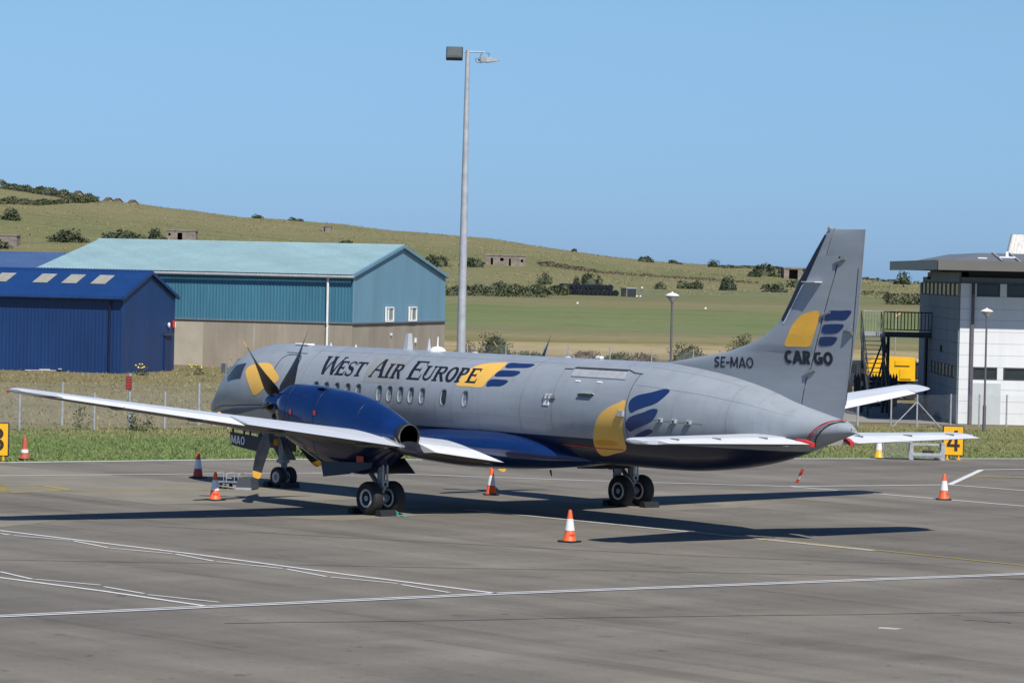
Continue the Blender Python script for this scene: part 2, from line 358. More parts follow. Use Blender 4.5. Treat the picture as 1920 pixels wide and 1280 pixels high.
fx = [(-15.6, 80), (-18.0, 29.5), (-18.66, 15.81), (-20.1, 2.24), (-22, -14), (-27, -55)]
line('stand_line', [fx], .42, M['pdark'], .006, 'dark backing of the double white line across the apron')
line('white_line', [[(x-.11, y) for x, y in fx]], .13, M['pwhite'], .010, 'near stripe of the double white line across the apron')
line('white_line', [[(x+.12, y) for x, y in fx]], .10, M['pwhite'], .010, 'far stripe of the double white line across the apron')
line('white_line', [[(22, 16.8), (8, 16.4), (-.95, 16.2), (-8.56, 15.88), (-13.85, 15.95), (-18.6, 15.82)]], .13, M['pwhite'], .010, 'white lane line with zigzag dashes running to the double line')
line('white_line', [[(22, 23.6), (-4, 22.9), (-11.53, 22.74), (-14.87, 22.5), (-18.2, 22.45)]], .13, M['pwhite'], .010, 'short white lane line meeting the double line near its end')
Ad = [(-1.65, 16.64), (-2.15, 16.7), (-2.32, 16.7), (-4.02, 16.28), (-4.18, 16.29), (-6.15, 16.65), (-6.29, 16.68), (-8.06, 16.24), (-8.21, 16.25), (-10.04, 16.54), (-10.18, 16.55), (-12.18, 16.29), (-12.32, 16.3), (-14.12, 16.61), (-14.26, 16.6), (-16.02, 16.26), (-16.25, 16.34), (-18.05, 16.56)]
line('zigzag_dashes', [[Ad[i], Ad[i+1]] for i in range(0, len(Ad), 2)], .085, M['pwhite'], .010, 'white zigzag dashes beside the long lane line')
Bd = [(-10.38, 22.03), (-12.1, 22.35), (-12.13, 22.3), (-13.77, 21.84), (-14.09, 21.97), (-15.64, 22.08), (-15.86, 22.14), (-17.69, 21.79)]
line('zigzag_dashes', [[Bd[i], Bd[i+1]] for i in range(0, len(Bd), 2)], .085, M['pwhite'], .010, 'white zigzag dashes beside the short lane line')
line('yellow_line', [[(14, 16), (11.28, 8.67), (9.9, 3.17), (9.72, 0.86)]], .12, M['pyellow'], .010, 'yellow lead line curving to the nose wheel')
line('yellow_hatching', [[(13.3-i*.3, 7.3+i*.16), (12.6-i*.3, 9.9)] for i in range(7)]+[[(13.26, 7.45), (12.86, 6.31), (11.22, 6.49), (10.51, 9.15)]], .13, M['pyellow'], .011, 'yellow hatched box beside the lead line')
line('white_line', [[(19, 12), (17.29, 4.97), (15.66, -4.24), (14.03, -7.51), (9.54, -10.99), (5.11, -15.25), (0.2, -15.36), (-4.17, -15.44), (-12, -15.6)]], .15, M['pwhite'], .010, 'white stand boundary line passing beyond the nose')
line('white_line', [[(5.11, -15.25), (4.45, -18.2), (3.93, -20.99), (9.63, -28.62), (9.2, -31.5), (8, -37)]], .2, M['pwhite'], .012, 'white angled stand line by the far traffic cone')
line('white_line', [[(3.93, -20.99), (0.93, -21.09), (-6, -21.3)]], .16, M['pwhite'], .013, 'worn white line leaving the angled corner')
line('yellow_line', [[(7.3, -25.2), (6.2, -26.4), (3.5, -29)]], .3, M['pyellow'], .010, 'faded yellow stripe inside the angled stand line')
line('worn_line', [[(0.6, .98), (-4.04, 0.82), (-9.59, 0.69), (-14, .66)]], .22, M['pworn'], .010, 'worn pale line under the fuselage')
line('yellow_line', [[(-9.2, .48), (-14, .50), (-18.4, .52), (-19, .50)]], .10, M['pyellow'], .011, 'yellow centre line behind the tail')
line('edge_line', [[(x-.35, y-.05) for x, y in EDGE[1:8]]], .30, M['pwhite'], .010, 'white edge line along the grass verge')
CR = [[(-3.5, 26), (-9, 19), (-16, 9.5), (-26, -3)], [(-21, 24), (-24, 15), (-26.5, 8), (-31, -4)], [(-1.2, 12), (-6, 9.8), (-13, 6), (-18, 2)], [(-26.7, 11.2), (-27.7, 10.8)]]
for q, c in zip(CR, ('dark tar seam crossing the lane lines', 'dark tar seam in the open foreground', 'dark tar seam behind the left wheels', 'short dark crack by the drain cover')):
    pp = []
    for a, b in zip(q, q[1:]):
        for i in range(8): pp.append((a[0]+(b[0]-a[0])*i/8+random.uniform(-.06, .06), a[1]+(b[1]-a[1])*i/8+random.uniform(-.06, .06)))
    line('tar_seam', [pp], .045, M['pdark'], .005, c)

# ================================================================== the aircraft (nose +X, port side +Y)
AIR = empty('cargo_aircraft', (0, 0, 0), 0, 'grey twin propeller cargo aircraft with blue engines parked on the apron', 'aircraft')
FS = [(13.50,2.16,2.10,.03),(13.36,2.37,1.94,.27),(13.0,2.60,1.75,.53),(12.59,2.85,1.63,.77),(12.2,3.22,1.55,.94),(11.82,3.60,1.50,1.07),(11.4,3.82,1.465,1.18),(11.05,3.95,1.45,1.25),(10.3,4.08,1.435,1.325),(9.5,4.105,1.435,1.335),(7,4.105,1.435,1.335),(2,4.105,1.435,1.335),(-3,4.105,1.435,1.335),(-6,4.105,1.435,1.335),(-7.1,4.03,1.45,1.30),(-8.16,3.91,1.53,1.2),(-9,3.77,1.63,1.08),(-9.86,3.58,1.78,.95),(-10.8,3.30,2.02,.75),(-11.8,3.06,2.36,.45),(-12.43,2.90,2.56,.2),(-12.67,2.76,2.64,.06)][::-1]
FX = [s[0] for s in FS]
def herm(X, S, x, ks):
    x = min(max(x, X[0]), X[-1]); i = min(max(bisect.bisect_right(X, x)-1, 0), len(X)-2); h = X[i+1]-X[i]; t = (x-X[i])/h; out = []
    for k in ks:
        dl = lambda a, b: (S[b][k]-S[a][k])/(X[b]-X[a])
        def tn(j):
            if j == 0 or j == len(X)-1: return dl(i, i+1)
            a, b = dl(j-1, j), dl(j, j+1); return 0 if a*b <= 0 else 2*a*b/(a+b)
        out.append((2*t**3-3*t*t+1)*S[i][k]+(t**3-2*t*t+t)*h*tn(i)+(-2*t**3+3*t*t)*S[i+1][k]+(t**3-t*t)*h*tn(i+1))
    return out
def fst(x): return herm(FX, FS, x, (1, 2, 3))
def fpt(x, a, o=0.):
    zt, zb, hw = fst(x); zc = (zt+zb)/2; r = (zt-zb)/2
    return Vector((x, (hw+o)*math.cos(a), zc+(r+o)*math.sin(a)))
def fuselage_mat():
    m = mat('fuselage_paint', (.26, .29, .322), .36, var=.07, scale=1.2, streak=(.45, 1, 2), coat=.12)
    n = m.node_tree; N = n.nodes; L = n.links; b = N['Principled BSDF']
    src = b.inputs['Base Color'].links[0].from_socket
    tc = N.new('ShaderNodeTexCoord'); sp = N.new('ShaderNodeSeparateXYZ'); L.new(tc.outputs['Object'], sp.inputs[0])
    for sc_, st_, p0, p1, lo in ((1.6, (2.2, 1, .22), .5, .8, .90), (5., (1, 1, .5), .55, .8, .92), (.7, (.25, 1, 1), .4, .7, .95)):   # rain streaks, grime, old touch-ups
        mp_ = N.new('ShaderNodeMapping'); mp_.inputs['Scale'].default_value = st_; L.new(tc.outputs['Object'], mp_.inputs[0])
        nz_ = N.new('ShaderNodeTexNoise'); nz_.inputs['Scale'].default_value = sc_; nz_.inputs['Detail'].default_value = 5; L.new(mp_.outputs[0], nz_.inputs[0])
        mr_ = N.new('ShaderNodeMapRange'); L.new(nz_.outputs[0], mr_.inputs[0]); mr_.inputs[1].default_value = p0; mr_.inputs[2].default_value = p1; mr_.inputs[3].default_value = 1.03; mr_.inputs[4].default_value = lo
        hs_ = N.new('ShaderNodeHueSaturation'); L.new(src, hs_.inputs['Color']); L.new(mr_.outputs[0], hs_.inputs['Value']); src = hs_.outputs[0]
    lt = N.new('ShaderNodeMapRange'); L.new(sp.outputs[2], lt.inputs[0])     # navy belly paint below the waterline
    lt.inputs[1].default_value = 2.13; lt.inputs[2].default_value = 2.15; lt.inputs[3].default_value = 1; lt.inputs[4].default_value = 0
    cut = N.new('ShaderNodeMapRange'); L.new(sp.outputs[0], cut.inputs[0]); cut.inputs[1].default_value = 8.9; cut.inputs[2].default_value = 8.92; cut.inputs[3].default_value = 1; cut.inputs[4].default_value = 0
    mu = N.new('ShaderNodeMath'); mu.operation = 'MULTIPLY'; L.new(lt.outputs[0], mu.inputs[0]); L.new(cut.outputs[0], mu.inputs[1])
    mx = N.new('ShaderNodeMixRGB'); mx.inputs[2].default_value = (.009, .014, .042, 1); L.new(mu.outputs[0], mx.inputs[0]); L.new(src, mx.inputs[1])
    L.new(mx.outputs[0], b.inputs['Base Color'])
    return m
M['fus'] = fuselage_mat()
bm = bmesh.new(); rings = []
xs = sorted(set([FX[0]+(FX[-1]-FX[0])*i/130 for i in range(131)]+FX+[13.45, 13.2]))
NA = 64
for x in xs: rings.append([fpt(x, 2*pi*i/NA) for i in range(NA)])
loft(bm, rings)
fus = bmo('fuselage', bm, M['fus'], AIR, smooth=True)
# window plugs sit in shallow pockets cut into the skin
WIN = [6.89, 6.42, 5.94, 5.45, 4.97, 4.04, 3.58, 3.11, 2.65, 2.17, 1.26, 0.36]
def oval(n=20, a=.125, b=.205, p=2.6):
    return [(a*math.copysign(abs(math.cos(2*pi*i/n))**(2/p), math.cos(2*pi*i/n)), b*math.copysign(abs(math.sin(2*pi*i/n))**(2/p), math.sin(2*pi*i/n))) for i in range(n)]
cb = bmesh.new(); WA = .128
def wpos(x, u, v, dep):
    a = WA+v/1.335; return Vector((x+u, (1.335+dep)*math.cos(a), 2.77+(1.335+dep)*math.sin(a)))
for x in WIN:
    o = oval()
    loft(cb, [[wpos(x, u, v, dep) for u, v in o] for dep in (-.055, .05)])
bmesh.ops.recalc_face_normals(cb, faces=cb.faces)
cm = bpy.data.meshes.new('pocket'); cb.to_mesh(cm); cb.free(); cm.materials.append(M['skin2'])
co = bpy.data.objects.new('pocket', cm); COL.objects.link(co)
md = fus.modifiers.new('pockets', 'BOOLEAN'); md.operation = 'DIFFERENCE'; md.object = co; md.solver = 'EXACT'
dg = bpy.context.evaluated_depsgraph_get(); dg.update()
nm = bpy.data.meshes.new_from_object(fus.evaluated_get(dg)); fus.modifiers.clear(); fus.data = nm; bpy.data.objects.remove(co)
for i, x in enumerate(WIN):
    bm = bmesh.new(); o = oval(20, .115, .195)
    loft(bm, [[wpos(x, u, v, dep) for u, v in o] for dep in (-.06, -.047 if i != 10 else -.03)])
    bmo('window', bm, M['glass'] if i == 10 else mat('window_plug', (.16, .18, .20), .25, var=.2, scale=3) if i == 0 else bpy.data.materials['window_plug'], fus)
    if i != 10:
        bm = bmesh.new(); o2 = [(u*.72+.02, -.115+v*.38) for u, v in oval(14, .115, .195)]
        loft(bm, [[wpos(x, u, v, dep) for u, v in o2] for dep in (-.05, -.03)]); bmo('lit_reveal', bm, M['gearwhite'], fus)  # pale piece added low in the pocket as its sunlit reveal
    bm = bmesh.new()
    for dz, sx in ((-.045, 1),):
        R = [[wpos(x, u*s, v*s2, .004) for u, v in oval()] for s, s2 in ((1.18, 1.12), (1.0, 1.0))]
        R = [R[0], [p.copy() for p in R[1]]]
        A = [bm.verts.new(p) for p in R[0]]; B = [bm.verts.new(p) for p in R[1]]
        for k in range(len(A)): bm.faces.new((A[k], A[(k+1) % len(A)], B[(k+1) % len(A)], B[k]))
    bmo('window_frame', bm, M['seam_soft'], fus)

# ---- decals that follow a surface
def decal(name, polys, m, parent, fn, step=(.16, .07), lift=0.0004):
    bm = bmesh.new()
    for k, p in enumerate(polys):
        try: f = bm.faces.new([bm.verts.new((q[0], q[1], k)) for q in p])
        except ValueError: continue
    bmesh.ops.triangulate(bm, faces=bm.faces)
    for ax in (0, 1):
        vals = [v.co[ax] for v in bm.verts]; lo, hi = min(vals), max(vals); n = int((hi-lo)/step[ax])
        nn = Vector((1, 0, 0)) if ax == 0 else Vector((0, 1, 0))
        for i in range(1, n+1):
            c = lo+(hi-lo)*i/(n+1); bmesh.ops.bisect_plane(bm, geom=bm.verts[:]+bm.edges[:]+bm.faces[:], plane_co=nn*c, plane_no=nn)
    for v in bm.verts: v.co = fn(v.co.x, v.co.y, v.co.z*lift)
    return bmo(name, bm, m, parent)
def on_fus(off): return lambda x, a, k: fpt(x, a, off+k)
def dec(name, pts, m, off=.005, smooth=2):
    return decal(name, [chaikin(pts, smooth) if smooth else pts], m, fus, on_fus(off), (.16, .055))
dec('yellow_leaf', [(0.85, 0.385), (0.81, 0.45), (0.72, 0.637), (0.59, 0.819), (0.26, 0.955), (-0.22, 1.01), (-0.58, 1.044), (-0.62, 1.0), (-0.64, 0.869), (-0.57, 0.73), (-0.42, 0.587), (-0.33, 0.475), (-0.29, 0.379), (-0.04, 0.361), (0.32, 0.378), (0.68, 0.369)], M['decal_yellow'], smooth=1)
for q in ([(-0.7, 0.859), (-0.65, 0.99), (-0.77, 1.043), (-1.19, 1.026), (-1.74, 1.043), (-1.72, 0.944), (-1.57, 0.888), (-1.19, 0.879), (-0.92, 0.86)],
          [(-0.54, 0.622), (-0.52, 0.707), (-0.61, 0.787), (-0.89, 0.799), (-1.46, 0.8), (-1.46, 0.712), (-1.28, 0.647), (-0.92, 0.639)],
          [(-0.4, 0.385), (-0.37, 0.491), (-0.48, 0.568), (-0.78, 0.567), (-1.22, 0.565), (-1.16, 0.48), (-0.96, 0.414), (-0.66, 0.417)],
          [(-6.19, 0.056), (-6.09, 0.142), (-6.06, 0.269), (-6.15, 0.353), (-6.32, 0.422), (-6.74, 0.506), (-7.02, 0.6), (-7.17, 0.634), (-7.32, 0.616), (-7.31, 0.53), (-7.14, 0.376), (-6.98, 0.287), (-6.63, 0.197), (-6.38, 0.134)],
          [(-6.11, -0.301), (-6.0, -0.221), (-5.985, -0.127), (-6.1, -0.029), (-6.31, 0.036), (-6.63, 0.101), (-6.87, 0.182), (-7.01, 0.205), (-7.14, 0.192), (-7.1, 0.092), (-6.96, -0.043), (-6.6, -0.153), (-6.31, -0.232)],
          [(-6.1, -.46), (-6.25, -0.36), (-6.57, -0.259), (-6.79, -0.195), (-6.94, -0.214), (-6.94, -0.262), (-6.62, -0.36), (-6.3, -.47)]):
    dec('navy_feather', q, M['decal_navy'])
dec('yellow_leaf', [(-5.93, 0.326), (-5.95, 0.185), (-5.92, 0.011), (-5.88, -0.164), (-5.85, -0.326), (-5.83, -0.48), (-5.78, -0.65), (-5.58, -0.753), (-5.2, -0.808), (-4.68, -0.937), (-4.5, -0.899), (-4.53, -0.689), (-4.62, -0.496), (-4.75, -0.301), (-4.92, -0.085), (-5.09, 0.046), (-5.38, 0.166), (-5.7, 0.248)], M['decal_yellow'])
dec('yellow_leaf', [(10.41, 0.44), (10.35, 0.528), (10.1, 0.604), (9.75, 0.639), (9.39, 0.634), (9.15, 0.555), (8.95, 0.448), (8.64, 0.321), (8.71, 0.217), (8.95, 0.167), (9.27, 0.073), (9.52, -0.034), (9.69, -0.095), (9.85, -0.085), (9.92, 0.014), (10.1, 0.168), (10.27, 0.314)], M['decal_yellow'], smooth=1)
dec('amber_box', [(-4.66, -0.50), (-5.5, -0.49), (-5.5, -0.615), (-4.6, -0.64)], M['amber'], .008, 1)
dec('skin_patch', [(4.90, .96), (3.37, .956), (3.37, .33), (4.86, .33)], M['skin2'], .002, 0)
dec('windscreen', [(11.45, .40), (11.2, .66), (10.55, .64), (10.53, .27), (11.3, .27)], M['glass'], .006, 0)
dec('windscreen', [(12.05, 1.5), (11.75, 1.5), (11.35, .72), (11.6, .50)], M['glass'], .006, 0)
dec('windscreen', [(12.05, pi-1.5), (11.6, pi-.50), (11.35, pi-.72), (11.75, pi-1.5)], M['glass'], .006, 0)
dec('radome_line', [(12.28, -.3), (12.30, -.3), (12.30, 1.3), (12.28, 1.3)], M['seam_soft'], .004, 0)
# seams, doors and small fittings
def seam(name, pts, wd=.022, m=None, off=.004):
    q = []
    pts2 = [pts[0]]
    for a, b in zip(pts, pts[1:]):
        n = max(1, int(max(abs(a[0]-b[0])/.25, abs(a[1]-b[1])/.08)))
        pts2 += [(a[0]+(b[0]-a[0])*i/n, a[1]+(b[1]-a[1])*i/n) for i in range(1, n+1)]
    bm = bmesh.new(); prev = None
    for i, p in enumerate(pts2):
        a = pts2[max(0, i-1)]; b = pts2[min(len(pts2)-1, i+1)]
        t = Vector((b[0]-a[0], (b[1]-a[1])*1.335)).normalized(); nx, ny = -t.y*wd/2, t.x*wd/2/1.335
        cur = [bm.verts.new(fpt(p[0]+nx, p[1]+ny, off)), bm.verts.new(fpt(p[0]-nx, p[1]-ny, off))]
        if prev: bm.faces.new((prev[0], prev[1], cur[1], cur[0]))
        prev = cur
    return bmo(name, bm, m or M['seam'], fus)
seam('door_seam', [(-5.99, .89), (-5.99, -.47)], .02)
seam('door_seam', [(-3.08, .90), (-3.15, .3), (-3.15, -.47)], .014, M['seam_soft'])
seam('door_hinge', [(-3.02, .935), (-3.34, .937), (-3.40, 1.0), (-5.42, 1.0), (-5.73, .916), (-6.05, .90)], .045)
dec('vent_panel', [(-3.42, .955), (-5.42, .955), (-5.58, .735), (-3.5, .74)], M['gearwhite'], .012, 0)
seam('vent_seam', [(-3.42, .957), (-5.43, .957)], .05, M['seam'], .016)
seam('vent_seam', [(-3.5, .735), (-5.6, .728)], .014, M['seam_soft'], .016)
seam('crew_door_seam', [(9.03, -.05), (9.03, .60), (8.99, .80), (8.86, .90), (8.52, .918), (8.26, .897), (8.13, .80), (8.08, .67), (8.08, -.05)], .035)
seam('rain_gutter', [(9.05, .982), (8.05, .973)], .03)
seam('orange_line', [(-3.35, -.68), (-4.47, -.70), (-5.62, -.70)], .03, M['cone_red'], .01)
for x, a0, a1 in ((3.36, 1.2, -.4), (7.6, 1.45, -.4), (-1.9, 1.4, -.45), (-9.3, 1.25, -.35), (1.62, .05, -.35), (0.9, .05, -.35), (12.0, .2, -.5)):
    seam('skin_joint', [(x, a0), (x, a1)], .010, M['seam_soft'])
seam('skin_joint', [(1.62, -.35), (0.9, -.35)], .01, M['seam_soft'])
M['seam_faint'] = mat('panel_seam_faint', (.215, .24, .265), .5, var=.1)
for x in (6.7, -7.6, -10.1): seam('skin_joint', [(x, 1.45), (x, -.42)], .008, M['seam_faint'])
for x0_, x1_, a_ in ((8.0, -2.9, 1.12), (-6.1, -11.2, .62), (7.9, -2.9, -.16), (-6.1, -9.2, 1.15)): seam('skin_lap', [(x0_, a_), (x1_, a_)], .008, M['seam_faint'])
seam('skin_joint', [(-6.1, -.01), (-8.6, -.02)], .012, M['seam_soft'])
seam('nose_line', [(12.9, -.23), (11.0, -.33), (9.4, -.29)], .03)
def fit(name, x, a, sx, sa, h, m, off=0.):
    bm = bmesh.new(); loft(bm, [[fpt(x+u*sx/2, a+v*sa/2, o) for u, v in ((-1, -1), (1, -1), (1, 1), (-1, 1))] for o in (-.01, h)]); return bmo(name, bm, m, fus)
fit('placard', -3.87, .634, .17, .03, .015, M['white']); fit('placard', -4.71, .634, .17, .03, .015, M['white'])
fit('door_tag', -2.93, .165, .22, .11, .02, M['white']); fit('latch_housing', -3.05, .27, .45, .06, .05, M['gear']); fit('latch_housing', -3.07, .275, .05, .10, .08, M['gearwhite']); fit('latch_housing', -2.93, .275, .05, .10, .08, M['gearwhite'])
fit('door_handle', -4.39, .34, .52, .035, .06, M['seam']); fit('door_handle', -4.30, .39, .25, .05, .03, mat('handle_green', (.25, .40, .27), .5)); fit('door_handle', -4.45, .375, .5, .02, .07, M['gearwhite'])
fit('step_plate', -5.84, .045, .2, .10, .07, M['gearwhite'])
for x in (-7.26, -7.72, -8.19):
    fit('lug', x-.05, 0.0, .03, .075, .07, M['gearwhite']); fit('lug', x+.05, 0.0, .03, .075, .07, M['gearwhite']); fit('lug', x, .02, .1, .02, .075, M['gearwhite'])
fit('static_plate', -3.84, -.377, .14, .02, .01, M['gearwhite']); fit('static_plate', -4.66, -.371, .1, .03, .01, M['gearwhite'])
# aerials along the spine
def blade_aerial(x, h, c0, c1, m=None):
    bm = bmesh.new(); z = fst(x)[0]-.02
    loft(bm, [[Vector((x+c/2+o, y, zz)) for c, y in ((c_, 0), (0, .03*c_/c0), (-c_, 0), (0, -.03*c_/c0))] for zz, c_, o in ((z, c0, 0), (z+h, c1, -.02))])
    return bmo('aerial', bm, m or M['white'], fus)
blade_aerial(4.48, .46, .42, .28); blade_aerial(3.59, .34, .22, .06); blade_aerial(8.0, .10, .14, .03); blade_aerial(6.85, .09, .14, .03); blade_aerial(3.2, .4, .06, .04); blade_aerial(-2.2, .05, .3, .2); blade_aerial(1.6, .05, .3, .2)
bm = bmesh.new(); lathe(bm, [(.01, .13), (.12, .11), (.2, .06), (.24, 0), (.24, -.05)][::-1], 'z', 14, (3.2, 0, 4.1)); bmo('aerial_dome', bm, M['white'], fus, True)
boxo('aerial_pad', (8.95, .2, 4.11), (.62, .25, .05), M['white'], fus, bev=.015)
boxo('beacon', (-3.45, 0, 4.14), (.22, .12, .08), M['white'], fus, bev=.02)
bm = bmesh.new(); loft(bm, [[Vector((11.7+u, 1.02+v, z)) for u, v in ((-.1, -.02), (.1, -.02), (.1, .03), (-.1, .03))] for z in (3.2, 3.48)]); bmo('wind_deflector', bm, M['gear'], fus)

# ---- lettering: a bold roman face drawn stroke by stroke
def rect(x0, y0, x1, y1): return [(x0, y0), (x1, y0), (x1, y1), (x0, y1)]
def dia(x0, y0, x1, y1, t): return [(x0-t/2, y0), (x0+t/2, y0), (x1+t/2, y1), (x1-t/2, y1)]
def ring(cx, cy, ox, oy, ix, iy, a0, a1, n=20):
    P_ = []
    for i in range(n):
        a = a0+(a1-a0)*i/n; b = a0+(a1-a0)*(i+1)/n
        P_.append([(cx+ox*math.cos(a), cy+oy*math.sin(a)), (cx+ox*math.cos(b), cy+oy*math.sin(b)), (cx+ix*math.cos(b), cy+iy*math.sin(b)), (cx+ix*math.cos(a), cy+iy*math.sin(a))])
    return P_
def glyph(ch, w, h):
    T_ = .135*(h/.6)**.5; t = .055; s = .05; b = .04; G = []
    def ser(x0, x1, y, up): G.append(rect(x0-s, y if up else y-b, x1+s, y+b if up else y))
    if ch == 'I':
        c = w/2; G.append(rect(c-T_/2, 0, c+T_/2, h)); ser(c-T_/2, c+T_/2, 0, True); ser(c-T_/2, c+T_/2, h, False)
    elif ch == 'E':
        G.append(rect(s, 0, s+T_, h)); ser(s, s+T_, 0, True); ser(s, s+T_, h, False)
        G += [rect(s+T_, 0, w, t), rect(s+T_, h-t, w-.02, h), rect(s+T_, h*.5-t/2, w*.78, h*.5+t/2), [(w-t, t), (w, t), (w+.02, h*.28), (w-.005, h*.28)], [(w-.02-t, h-t), (w-.02, h-t), (w, h*.76), (w-.03, h*.76)], rect(w*.78-.03, h*.38, w*.78, h*.62)]
    elif ch == 'T':
        c = w/2; G += [rect(c-T_/2, 0, c+T_/2, h), rect(0, h-t, w, h), rect(0, h*.74, .03, h-t), rect(w-.03, h*.74, w, h-t)]; ser(c-T_/2, c+T_/2, 0, True)
    elif ch == 'W':
        x1, x2, x3 = w*.28, w*.52, w*.74
        G += [dia(x1, 0, T_*.6, h, T_), dia(x1, 0, x2, h*.86, t*1.2), dia(x3, 0, x2-.06, h, T_), dia(x3, 0, w-.03, h, t*1.2)]
        ser(T_*.1, T_*1.1, h, False); ser(x2-.1, x2, h, False); ser(w-.06, w, h, False)
    elif ch == 'A':
        G += [dia(.05, 0, w*.5, h, t*1.2), dia(w-.08, 0, w*.5, h, T_), rect(w*.22, h*.32, w*.72, h*.32+t)]; ser(.03, .08, 0, True); ser(w-.08-T_/2, w-.08+T_/2, 0, True)
    elif ch == 'U':
        G += [rect(s, h*.32, s+T_, h), rect(w-s-t, h*.32, w-s, h)]; cx = (s+w-s)/2
        G += ring(cx, h*.32, cx-s, h*.32, cx-s-.07, h*.32-t, pi, 2*pi, 16); ser(s, s+T_, h, False); ser(w-s-t, w-s, h, False)
    elif ch == 'O': G += ring(w/2, h/2, w/2, h/2+.01, w/2-T_, h/2-t, 0, 2*pi, 28)
    elif ch in 'PR':
        G.append(rect(s, 0, s+T_, h)); ser(s, s+T_, 0, True); ser(s, s+T_, h, False); rr = h*.265; cx = max(s+T_, w-.02-rr*1.05)
        G += [rect(s+T_, h-t, cx, h), rect(s+T_, h-2*rr, cx, h-2*rr+t)]; G += ring(cx, h-rr, w-.02-cx, rr, w-.02-cx-T_*.95, rr-t, -pi/2, pi/2, 14)
        if ch == 'R': G.append([(s+T_+.03, h-2*rr+.01), (s+T_+.03+T_, h-2*rr+.01), (w+.04, 0), (w+.04-T_, 0)])
    elif ch == 'S':
        pts = []; 
        for i in range(25):
            a = i/24
            if a < .5: q = .15*pi+a*2*1.35*pi; pts.append((w/2+w*.34*math.cos(q), h*.745+h*.22*math.sin(q)))
            else: q = .5*pi-(a-.5)*2*1.35*pi; pts.append((w/2+w*.36*math.cos(q), h*.262+h*.235*math.sin(q)))
        for i in range(24):
            (xa, ya), (xb, yb) = pts[i], pts[i+1]; m_ = i/24
            wd = .045+.065*math.exp(-((m_-.5)/.17)**2); l = math.hypot(xb-xa, yb-ya) or 1; nx, ny = -(yb-ya)/l*wd/2, (xb-xa)/l*wd/2
            e = .3; dx, dy = (xb-xa)*e, (yb-ya)*e
            G.append([(xa+nx-dx, ya+ny-dy), (xa-nx-dx, ya-ny-dy), (xb-nx+dx, yb-ny+dy), (xb+nx+dx, yb+ny+dy)])
        G += [rect(w*.80, h*.72, w*.86, h*.99), rect(w*.10, .0, w*.16, h*.28)]
    return G
TX = [('W', 6.98, .86, .634), ('E', 6.22, .40, .47), ('S', 5.80, .38, .47), ('T', 5.42, .43, .47), ('A', 4.66, .60, .634), ('I', 4.04, .26, .47), ('R', 3.75, .42, .47), ('E', 3.02, .56, .634), ('U', 2.42, .47, .47), ('R', 1.93, .46, .47), ('O', 1.42, .44, .47), ('P', .97, .42, .47), ('E', .52, .43, .47)]
for ch, x0, wd, h in TX:
    decal('letter', [[(x0-px, .45+py/1.335) for px, py in g][::-1] for g in glyph(ch, wd, h)], M['decal_black'], fus, on_fus(.009), (.4, .06), .00012)

def text_mesh(s, size, bold=0.):
    c = bpy.data.curves.new('t', 'FONT'); c.body = s; c.size = size; c.offset = bold; c.resolution_u = 4
    o = bpy.data.objects.new('t', c); COL.objects.link(o); bpy.context.view_layer.update()
    dg = bpy.context.evaluated_depsgraph_get(); me = bpy.data.meshes.new_from_object(o.evaluated_get(dg)); bpy.data.objects.remove(o); return me
def text_fit(name, s, m, parent, fn, w, h, bold=0., step=.3):
    me = text_mesh(s, 1., bold); xs_ = [v.co.x for v in me.vertices]; ys_ = [v.co.y for v in me.vertices]
    x0, x1, y0, y1 = min(xs_), max(xs_), min(ys_), max(ys_); bm = bmesh.new(); bm.from_mesh(me)
    bmesh.ops.triangulate(bm, faces=bm.faces)
    for v in bm.verts: v.co = Vector(((v.co.x-x0)/(x1-x0)*w, (v.co.y-y0)/(y1-y0)*h, 0))
    n = int(w/step)
    for i in range(1, n+1): bmesh.ops.bisect_plane(bm, geom=bm.verts[:]+bm.edges[:]+bm.faces[:], plane_co=(w*i/(n+1), 0, 0), plane_no=(1, 0, 0))
    for v in bm.verts: v.co = fn(v.co.x, v.co.y)
    return bmo(name, bm, m, parent)

